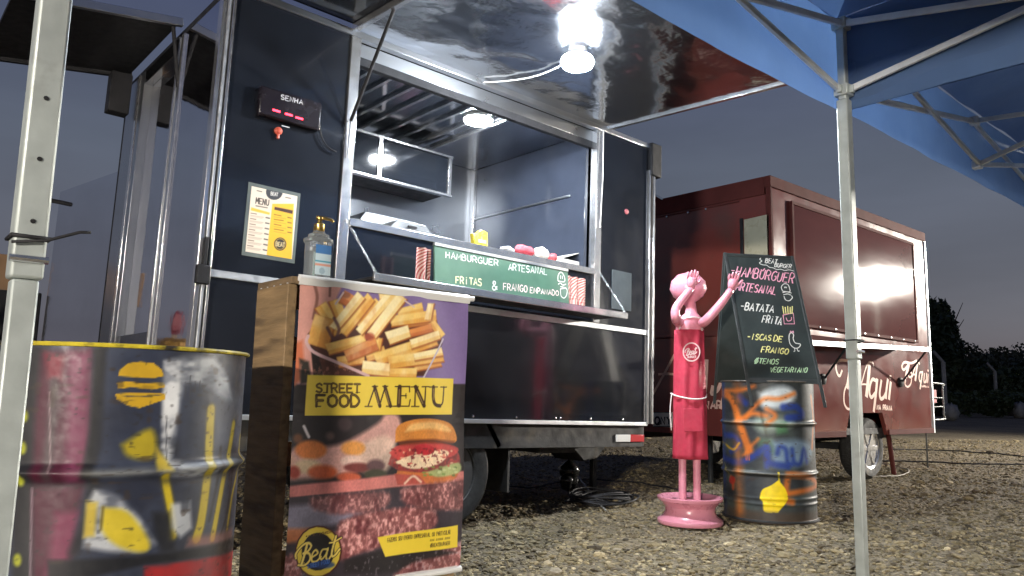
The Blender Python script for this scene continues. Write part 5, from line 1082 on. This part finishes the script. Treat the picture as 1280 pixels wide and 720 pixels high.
for s in (-1, 1): MB().tube([cz(1.185, .004+.072*s)-fwd*.05, cz(1.25, .012+.066*s)-fwd*.045, cz(1.28, .02+.05*s)-fwd*.01, cz(1.285, .02+.02*s)+fwd*.03], .005, 6).build('apron_strap', CORD, fig, smooth=True)
MB().tube(crom([cz(1.262, -.055)-fwd*.052, cz(1.268, .02)-fwd*.062, cz(1.262, .085)-fwd*.046], 5), .005, 6).build('apron_strap', CORD, fig, smooth=True)
MB().tube(crom([cz(.79, -.108)+fwd*.02, cz(.775, -.09)-fwd*.055, cz(.758, .0)-fwd*.094, cz(.765, .085)-fwd*.06, cz(.79, .115)+fwd*.02], 6), .005, 6).build('apron_tie', CORD, fig, smooth=True)
MB().tube(crom([cz(.79, -.108), cz(.68, -.118), cz(.56, -.112)], 6), .004, 6).build('apron_tie', CORD, fig, smooth=True)
MB().prism([cz(.70, -.055)-fwd*.0905, cz(.70, .060)-fwd*.0905, cz(.56, .062)-fwd*.094, cz(.56, -.057)-fwd*.094], -fwd*.004).build('pocket', APRON, ap, bevel=.002)
pg = Plane(cz(1.0)-fwd*.0895, side, (0, 0, 1)); ZL = zoom(800, 320, 4.233); lw = mat('pale_pink_print', (.66, .45, .45), .8)
lc = ZL([(272, 508)])[0]
ribbons(pg, [(circ(lc, 10.3, 11.3, 30), 1.6, False)], .003, 'logo', lw, ap)
bm = lambda pts: [(lc[0]-.4+(x-215)*.046, lc[1]-.5+(y-290)*.055+(x-215)*.006) for x, y in pts]
ribbons(pg, [(p, 1.15) for p, w in beat(bm)], .003, 'logo', lw, ap)
ribbons(pg, text('BURGER', (lc[0]-5, lc[1]+7.6), (lc[0]+6, lc[1]+7.2), (0, -2.6), .6), .003, 'logo', lw, ap)

# ------------------------------------------------------------------ folding tents
def cloth(name, a, b, c, d, nu, nv, sag, parent, m=TENT, seed=0):
    """quad a-b (top) d-c (bottom) with ripples along its normal"""
    a, b, c, d = (np.array(p, float) for p in (a, b, c, d)); n = np.cross(b-a, d-a); n /= np.linalg.norm(n)
    r = vnoise(nv+1, nu+1, 6, seed, 3)-.5; vs, fs = [], []
    for j in range(nv+1):
        for i in range(nu+1):
            u, v = i/nu, j/nv; p = (a*(1-u)+b*u)*(1-v)+(d*(1-u)+c*u)*v
            vs.append(p+n*(r[j, i]*sag*(.3+.7*v)) + np.array([0, 0, -1])*(sag*.4*math.sin(math.pi*u)*(1-v)))
    for j in range(nv):
        for i in range(nu): fs.append((j*(nu+1)+i, j*(nu+1)+i+1, (j+1)*(nu+1)+i+1, (j+1)*(nu+1)+i))
    return MB().add(vs, fs).build(name, m, parent, smooth=True)
EZ, LZ, VZ = 2.325, 2.035, 1.965
def tent(x0, x1, y0, y1, label, legs):
    t = thing('folding_tent', ((x0+x1)/2, (y0+y1)/2, 0), label, 'tent', 'blue folding tents')
    pk = np.array([(x0+x1)/2, (y0+y1)/2, 3.15])
    cs = [(x0, y1), (x1, y1), (x1, y0), (x0, y0)]
    o = .035
    for k in range(4):
        (ax_, ay), (bx_, by) = cs[k], cs[(k+1) % 4]
        e = lambda q: (q[0]+o*np.sign(q[0]-pk[0]), q[1]+o*np.sign(q[1]-pk[1]))
        A, B = e(cs[k]), e(cs[(k+1) % 4])
        cloth('valance', (*A, EZ+.05), (*B, EZ+.05), (*B, VZ), (*A, VZ), 46, 10, .030, t, seed=k+int(x0*10))
        nu = 24; vs, fs = [], []
        for j in range(13):
            v = j/12
            for i in range(nu+1):
                u = i/nu; p = (np.array((*A, EZ+.05))*(1-u)+np.array((*B, EZ+.05))*u)*(1-v)+pk*v
                vs.append(p+np.array([0, 0, -.05*math.sin(math.pi*u)*math.sin(math.pi*v)**.7*(1-v)*2+.006*math.sin(u*37+v*9)*(1-v)]))
        for j in range(12):
            for i in range(nu): fs.append((j*(nu+1)+i, j*(nu+1)+i+1, (j+1)*(nu+1)+i+1, (j+1)*(nu+1)+i))
        MB().add(vs, fs).build('roof_panel', TENT, t, smooth=True)
        # scissor trusses
        a, b = np.array([ax_, ay, 0]), np.array([bx_, by, 0]); mid = (a+b)/2; w = np.array([0, 0, 1.]); inw = (pk-mid)*np.array([1, 1, 0]); inw /= np.linalg.norm(inw)
        for s, (p, q) in enumerate(((a, mid), (b, mid))):
            MB().bar(p+w*EZ+inw*.012, q+w*LZ+inw*.012, .016, .026).build('truss_bar', TRUSS, t, bevel=.003)
            MB().bar(p+w*LZ-inw*.008, q+w*(EZ-.045)-inw*.008, .016, .026).build('truss_bar', TRUSS, t, bevel=.003)
        MB().box(mid+w*LZ-.022, mid+w*LZ+.022).build('truss_joint', TRUSS, t, bevel=.004); MB().box(mid+w*(EZ-.045)-.022, mid+w*(EZ-.045)+.022).build('truss_joint', TRUSS, t, bevel=.004)
        c0 = np.array([pk[0], pk[1], 0])
        MB().bar(mid+w*LZ, c0+w*(EZ+.15), .016, .024).build('truss_bar', TRUSS, t, bevel=.003); MB().bar(mid+w*(EZ-.045), c0+w*(LZ+.12), .016, .024).build('truss_bar', TRUSS, t, bevel=.003)
    tube('centre_mast', [(pk[0], pk[1], LZ+.1), (pk[0], pk[1], 3.13)], .018, TRUSS, t, 12)
    for k in legs:
        x, y = cs[k]
        lg = MB().box((x-.023, y-.023, .93), (x+.023, y+.023, EZ-.33)).build('leg', GALV, t, bevel=.005)
        MB().box((x-.0185, y-.0185, .012), (x+.0185, y+.0185, .929)).build('lower_leg', GALV, lg, bevel=.004)
        MB().box((x-.0165, y-.0165, EZ-.329), (x+.0165, y+.0165, EZ+.03)).build('upper_leg', GALV, lg, bevel=.004)
        MB().box((x-.05, y-.05, .0), (x+.05, y+.05, .011)).build('foot_plate', GALV, lg, bevel=.002)
        for z in (LZ, EZ):
            MB().box((x-.03, y-.03, z-.024), (x+.03, y+.03, z+.024)).build('bracket', GALV, lg, bevel=.005)
            for dx, dy in ((-.034, 0), (0, -.034), (.034, 0)): MB().box((x+dx-.010, y+dy-.010, z-.016), (x+dx+.010, y+dy+.010, z+.016)).build('bracket_lug', GALV, lg, bevel=.003)
        hm = MB()
        for z in (1.02, 1.12, 1.22): hm.lathe([(.004, -.0245), (.0001, -.0246)], (x, y, z), 'y', 8)
        hm.build('pin_holes', BLACKMATT, lg)
        MB().tube([(x-.026, y-.026, .96), (x+.026, y-.026, .96)], .006, 8).build('spring_pin', CHROME, lg, smooth='auto')
    return t
TYE = 1.40
tent(.205, 3.01, -1.40, TYE, 'blue folding tent overhead with grey legs at left and right', (0, 1, 2, 3))
tent(3.085, 5.89, -1.42, TYE-.02, 'second blue folding tent joined to the right of the nearer one', (1, 2))
# black strap round each visible leg
for x, z, lb, tails in ((.205, .995, 'black cable tie round the left tent leg', True), (3.01, 1.005, 'black cable tie round the right tent leg', False)):
    t = thing('cable_tie', (x, TYE, z), lb, 'cable tie')
    r = .026; MB().tube([(x-r, TYE-r, z), (x+r, TYE-r, z), (x+r, TYE+r, z), (x-r, TYE+r, z), (x-r, TYE-r, z)], .0032, 6).build('loop', BLACKMATT, t, smooth=True)
    MB().tube([(x-r, TYE-r-.004, z-.012), (x+.02, TYE-r-.006, z-.004)] + ([(x+.06, TYE-r-.03, z+.012), (x+.075, TYE-r-.03, z+.014)] if tails else [(x+r, TYE-r-.006, z-.002)]), .0026, 6).build('tail', BLACKMATT, t, smooth=True)

# ------------------------------------------------------------------ cables
def ground_z(x, y): return float((wav(np.array(x), np.array(y))-.008)) - .006
def lay(pts, r): return [(p[0], p[1], max(ground_z(p[0], p[1]), -.02)+r+.012+random.uniform(0, .008)) for p in crom(pts, 10)]
cc = at_z(752, 626, .02); rnd = random.Random(3); coil = thing('cable_coil', (cc[0], cc[1], 0), 'loose coil of black cable on the gravel under the black trailer', 'cable')
for k in range(9):
    rr = .16+rnd.uniform(-.04, .07); ph = rnd.uniform(0, 6); ox, oy = rnd.uniform(-.04, .04), rnd.uniform(-.04, .04)
    MB().tube([(cc[0]+ox+rr*1.25*math.cos(t), cc[1]+oy+rr*math.sin(t), .02+.007*k+.014*math.sin(2*t+ph)) for t in np.linspace(0, 6.283, 40)], .0065, 7, cap=False).build('loop', BLACKMATT, coil, smooth=True)
MB().tube(lay([at_z(722, 596, .01), at_z(735, 615, .01), at_z(757, 638, .01)], .006), .006, 7).build('tail', mat('grey_cable', (.22, .22, .21), .5), coil, smooth=True)
for nm, px, r, m, lb in (('power_cable', [(612, 606), (660, 612), (720, 603), (790, 604), (830, 612), (880, 622)], .006, BLACKMATT, 'black power cable running from the trailer wheel to the pink wheel rim'),
                         ('extension_cord', [(1088, 575), (1110, 581), (1133, 588), (1134, 594), (1112, 598), (1090, 599)], .006, mat('pale_cord', (.34, .31, .25), .7), 'pale cord looping on the gravel beside the red trailer wheel'),
                         ('power_cable', [(1085, 576), (1150, 577.5), (1210, 580), (1290, 581)], .009, BLACKMATT, 'nearer dark cable crossing the gravel right of the red trailer'),
                         ('power_cable', [(1110, 562), (1170, 563), (1230, 568), (1290, 572)], .009, BLACKMATT, 'farther dark cable crossing the gravel right of the red trailer')):
    pts = [at_z(x, y, .0) for x, y in px]
    o = MB().tube(lay(pts, r), r, 7).build(nm, m, None, smooth=True, origin=(pts[0][0], pts[0][1], 0)); tag(o, lb, 'cable')

# ------------------------------------------------------------------ metal rack by the red trailer
rk = thing('tube_rack', (9.75, 3.7, 0), 'bent metal tube rack behind the right end of the red trailer', 'rack')
r0, r1 = at_y(1166, 479, 3.75), at_y(1180, 524, 3.75)
MB().tube(crom([(RX1+.02, 3.75, r0[2]), (r1[0]-.05, 3.75, r0[2]), (r1[0], 3.75, r0[2]-.06), (r1[0], 3.75, r1[2]+.06), (r1[0]-.05, 3.75, r1[2]), (RX1+.02, 3.75, r1[2])], 5), .012, 8).build('frame', RACK, rk, smooth=True)
for f in (.35, .6): MB().tube([(RX1+.02, 3.75, r1[2]+(r0[2]-r1[2])*f), (r1[0], 3.75, r1[2]+(r0[2]-r1[2])*f)], .007, 8).build('rung', RACK, rk, smooth=True)
MB().tube([((RX1+r1[0])/2, 3.75, r0[2]), ((RX1+r1[0])/2, 3.75, .0)], .010, 8).build('post', RACK, rk, smooth=True)
MB().box((RX1+.03, 3.77, r1[2]+.20), (r1[0]-.14, 3.80, r1[2]+.36)).build('red_plate', mat('dull_red_plate', (.30, .03, .04), .5), rk)

# ------------------------------------------------------------------ fence and trees beyond the yard
f0 = at_z(1183, 525, 0)
f1 = at_d(1247, 520, 43.0); f1[2] = 0; fd = (f1-f0)/2.9            # run of the fence, away to the right
for k in (0, 1):
    px = {0: 1183, 1: 1247}.get(k); b = f0+fd*(k*2.9)
    H = 3.0+.05*math.sin(k*3)
    lb = {0: 'grey concrete fence post with bent top beside the red trailer', 1: 'second bent concrete fence post farther right against dark trees'}[k]
    t = thing('fence_post', b, lb, 'post', 'concrete fence posts'); inn = np.array([-.55, -.84, 0])
    MB().bar(b, b+(0, 0, H-.45), .13, .13, up=(.8, -.6, 0)).build('post', CONCRETE, t, bevel=.012)
    MB().bar(b+(0, 0, H-.46), b+np.array([-.50, .30, 0])*.8+(0, 0, H), .11, .11, up=(.8, -.6, 0)).build('arm', CONCRETE, t, bevel=.012)
wr = thing('wire_fence', f0+(0, 0, 0), 'thin wires strung between the concrete fence posts', 'fence')
for z in (.4, .9, 1.4, 1.9, 2.4): MB().tube([f0-fd*5.8+(0, 0, z), f0+fd*8.7+(0, 0, z)], .004, 5).build('wire', UNDER, wr)
lw0 = f0+fd*(-12)+np.array([.5, .7, 0]); 
def stone(c, s, seed): return lump(c, s, seed, 12, 8)
for k, (px, py, s) in enumerate(((1190, 526, .42), (1276, 523, .5))):
    c = at_z(px, py, 0); o = stone((c[0], c[1], s*.75), (s*.7, s*.7, s*.85), k+3).build('sack', mat('pale_sack', (.28, .27, .25), .8, var=.25, bump=.02, bs=6), None, smooth=True, origin=(c[0], c[1], 0))
    tag(o, ('pale rounded sack at the foot of the concrete post', 'pale rounded sack at the right edge of the yard')[k], 'sack')
def leaves(name, c, R, n, size, m, parent, seed, lobes=9, flat=.8):
    r = np.random.default_rng(seed); c = np.array(c, float)
    lc_ = r.normal(size=(lobes, 3)); lc_ /= np.linalg.norm(lc_, axis=1)[:, None]; lc_ *= (.35+.45*r.random((lobes, 1))); lr = .38+.22*r.random(lobes)
    k = r.integers(0, lobes, n); d = r.normal(size=(n, 3)); d /= np.linalg.norm(d, axis=1)[:, None]
    p = (lc_[k]+d*(lr[k]*(.55+.5*r.random(n)))[:, None])*np.array(R)*np.array([1, 1, flat])+c
    a = r.normal(size=(n, 3)); a /= np.linalg.norm(a, axis=1)[:, None]; b = np.cross(a, r.normal(size=(n, 3))); b /= np.linalg.norm(b, axis=1)[:, None]
    s = size*(.6+.8*r.random((n, 1)))
    V = np.stack([p-a*s, p+b*s*.55, p+a*s, p-b*s*.55], 1).reshape(-1, 3)
    me = mesh_np(name, V-org_of(parent), np.arange(n*4).reshape(-1, 4)); me.materials.append(m); o = bpy.data.objects.new(name, me); COL.objects.link(o); o.parent = parent; o['org'] = list(parent['org'])
    return p
def tree(px, py0, py1, wpx, d, label, m, seed, n=5200, leaf=.17, flat=.85, open_=False):
    g = at_d(px, 500, d); b = np.array([g[0], g[1], 0]); top = at_d(px, py0, d)[2]; bot = max(at_d(px, py1, d)[2], .8); R = wpx/2/F_PX*d
    t = thing('tree', b, label, 'tree', 'trees beyond the fence'); c = np.array([b[0], b[1], (top+bot)/2]); hz = (top-bot)/2
    tk = MB(); tk.tube(crom([b, b+(.1, .05, bot*.6), c-(0, 0, hz*.2), c+(0, 0, hz*.5)], 4), np.interp(np.linspace(0, 1, 13), [0, .5, 1], [.22, .16, .05]), 9)
    r = np.random.default_rng(seed)
    for i in range(9 if not open_ else 16):
        a = r.random()*6.28; s = np.array([b[0], b[1], bot*.75+hz*.5*r.random()]); e = c+np.array([math.cos(a)*R*.8, math.sin(a)*R*.8, hz*(r.random()*.9-.1)])
        tk.tube(crom([s, (s+e)/2+(0, 0, .2), e], 4), np.linspace(.08, .015, 9), 6)
    tk.build('trunk', BARK, t, smooth=True)
    leaves('crown', c, (R, R, hz*1.15), n, leaf, m, t, seed, 16 if open_ else 11, flat)
tree(1172, 366, 470, 84, 44, 'dark round-crowned tree rising just right of the red trailer', LEAF_D, 11, 9000, .20, 1.0)
tree(1118, 400, 480, 90, 50, 'dark leafy tree hidden mostly behind the red trailer', LEAF_D, 15, 3000, .22, .9)
tree(1232, 424, 500, 84, 60, 'thin spreading tree with airy crown right of the dark round tree', LEAF_M, 12, 5200, .17, .8, True)
tree(1285, 428, 500, 90, 62, 'airy spreading tree at the right edge of the picture', LEAF_M, 13, 5200, .17, .8, True)
tree(1205, 450, 515, 70, 52, 'low dark bushy tree behind the bent concrete post', LEAF_D, 14, 4200, .18, .9)
tree(1262, 462, 520, 80, 50, 'low dark bushy tree right of the second bent post', LEAF_D, 16, 4200, .18, .9)
tree(1320, 440, 520, 100, 56, 'dark tree standing past the right edge of the yard', LEAF_D, 18, 3000, .22, .9)
hg = thing('hedge', at_d(1230, 520, 42)*np.array([1, 1, 0]), 'low dark hedge running behind the wire fence', 'hedge')
for k in range(7):
    g = at_d(1150+k*32, 515, 42); leaves('foliage', (g[0], g[1], .75), (1.0, 1.0, .9), 1500, .13, LEAF_D, hg, 40+k)
far = at_d(1211, 450, 75); fl_ = thing('distant_lamp', (far[0], far[1], 0), 'tiny white lamp glowing between the distant trees', 'lamp')
tube('post', [(far[0], far[1], 0), far], .05, GALV, fl_, 8)
MB().lathe([(.0001, -.14), (.12, -.08), (.16, 0), (.12, .08), (.0001, .14)], far, 'z', 12).build('globe', mat('distant_globe', (1, 1, 1), .4, emit=(1, .95, .85), es=14), fl_, smooth=True)

# ------------------------------------------------------------------ behind the left tent leg
bs = thing('speaker_box', (.80, 6.4, 0), 'black box mostly hidden behind the left tent leg', 'box')
p0, p1 = at_d(-40, 372, 6.0), at_d(49, 366, 6.0)
MB().box((min(p0[0], p1[0]), min(p0[1], p1[1])-.0, 0), (max(p0[0], p1[0])+.02, max(p0[1], p1[1])+.35, p1[2])).build('case', BLACKMATT, bs, bevel=.01)
MB().box((p0[0]+.1, min(p0[1], p1[1])-.01, .3), (p1[0]-.1, min(p0[1], p1[1])-.001, 1.0)).build('grille', UNDER, bs)
cbx = at_d(-2, 350, 6.0); cr_ = thing('carton', (cbx[0], cbx[1], p1[2]), 'brown carton on the black box at the left edge', 'carton')
MB().box((cbx[0]-.25, cbx[1]-.0, p1[2]+.001), (cbx[0]+.085, cbx[1]+.25, p1[2]+.30)).build('carton', mat('brown_card', (.28, .17, .09), .8, var=.2), cr_, bevel=.004)
MB().box((cbx[0]-.25, cbx[1]+.10, p1[2]+.301), (cbx[0]+.085, cbx[1]+.15, p1[2]+.303)).build('tape', STICK, cr_)
# stool left of the picture that shows only in the polished end of the trailer
sq_ = at_d(214, 398, 6.0); sq_[0] = 2*1.20-sq_[0]; st = thing('round_stool', (sq_[0], sq_[1], 0), 'red round-backed stool with gold seat mirrored in the polished trailer end', 'stool')
GQ = mat('gold_quilt', (.35, .20, .05), .3, .3, var=.3, vs=14, bump=.02, bs=14)
sz_ = sq_[2]-.20
MB().lathe([(.0001, -.07), (.12, -.07), (.14, -.03), (.14, .04), (.11, .07), (.0001, .075)], (sq_[0], sq_[1], sz_), 'z', 24).build('seat', GQ, st, smooth='auto')
bk = MB().lathe([(.0001, -.025), (.036, -.025), (.05, 0), (.036, .025), (.0001, .028)], (sq_[0], sq_[1], sq_[2]), 'y', 24)
bk.v = [(x, y, sq_[2]+(z-sq_[2])*1.9) for x, y, z in bk.v]
bk.build('backrest', mat('red_vinyl', (.22, .025, .035), .3), st, smooth='auto')
tube('back_stem', [(sq_[0], sq_[1]+.01, sq_[2]-.08), (sq_[0], sq_[1]+.01, sz_+.05)], .012, GQ, st, 10)
for k in range(4):
    a = k*math.pi/2+.6; tube('leg', [(sq_[0]+.09*math.cos(a), sq_[1]+.09*math.sin(a), sz_-.06), (sq_[0]+.17*math.cos(a), sq_[1]+.17*math.sin(a), 0)], .014, BLACKMATT, st, 8)

# ------------------------------------------------------------------ yard lamps whose light and reflections the photograph shows
def flood(x, y, h, aim, mb, label, w=.34, hh=.22, n=1):
    t = thing('yard_lamp', (x, y, 0), label, 'lamp post', 'yard lamps outside the picture')
    tube('post', [(x, y, 0), (x, y, h)], .04, GALV, t, 12)
    d = np.array(aim, float)-np.array([x, y, h]); d /= np.linalg.norm(d); sx = np.cross(d, [0, 0, 1.]); sx /= np.linalg.norm(sx); up = np.cross(sx, d); c = np.array([x, y, h+.05])+d*.12
    def pan(s, z0, z1, nm, m): 
        q = [c+d*z0+sx*a*w*s/2+up*b*hh*s/2 for a, b in ((-1, -1), (1, -1), (1, 1), (-1, 1))]; return MB().prism(q, d*(z1-z0)).build(nm, m, t)
    pan(1.12, -.08, -.002, 'housing', BLACKMATT); pan(1.0, .0, .01, 'lens', mb)
    MB().bar((x, y, h), c-d*.04, .03).build('bracket', GALV, t)
flood(-6.2, -3.4, 1.65, (1.5, 2.5, .7), BULB3, 'flood lamp on a short post to the left of the tents')
flood(19.5, -1.6, 3.7, (9, 3.0, .5), BULB4, 'flood lamp on a post to the right of the trailers', .5, .3)
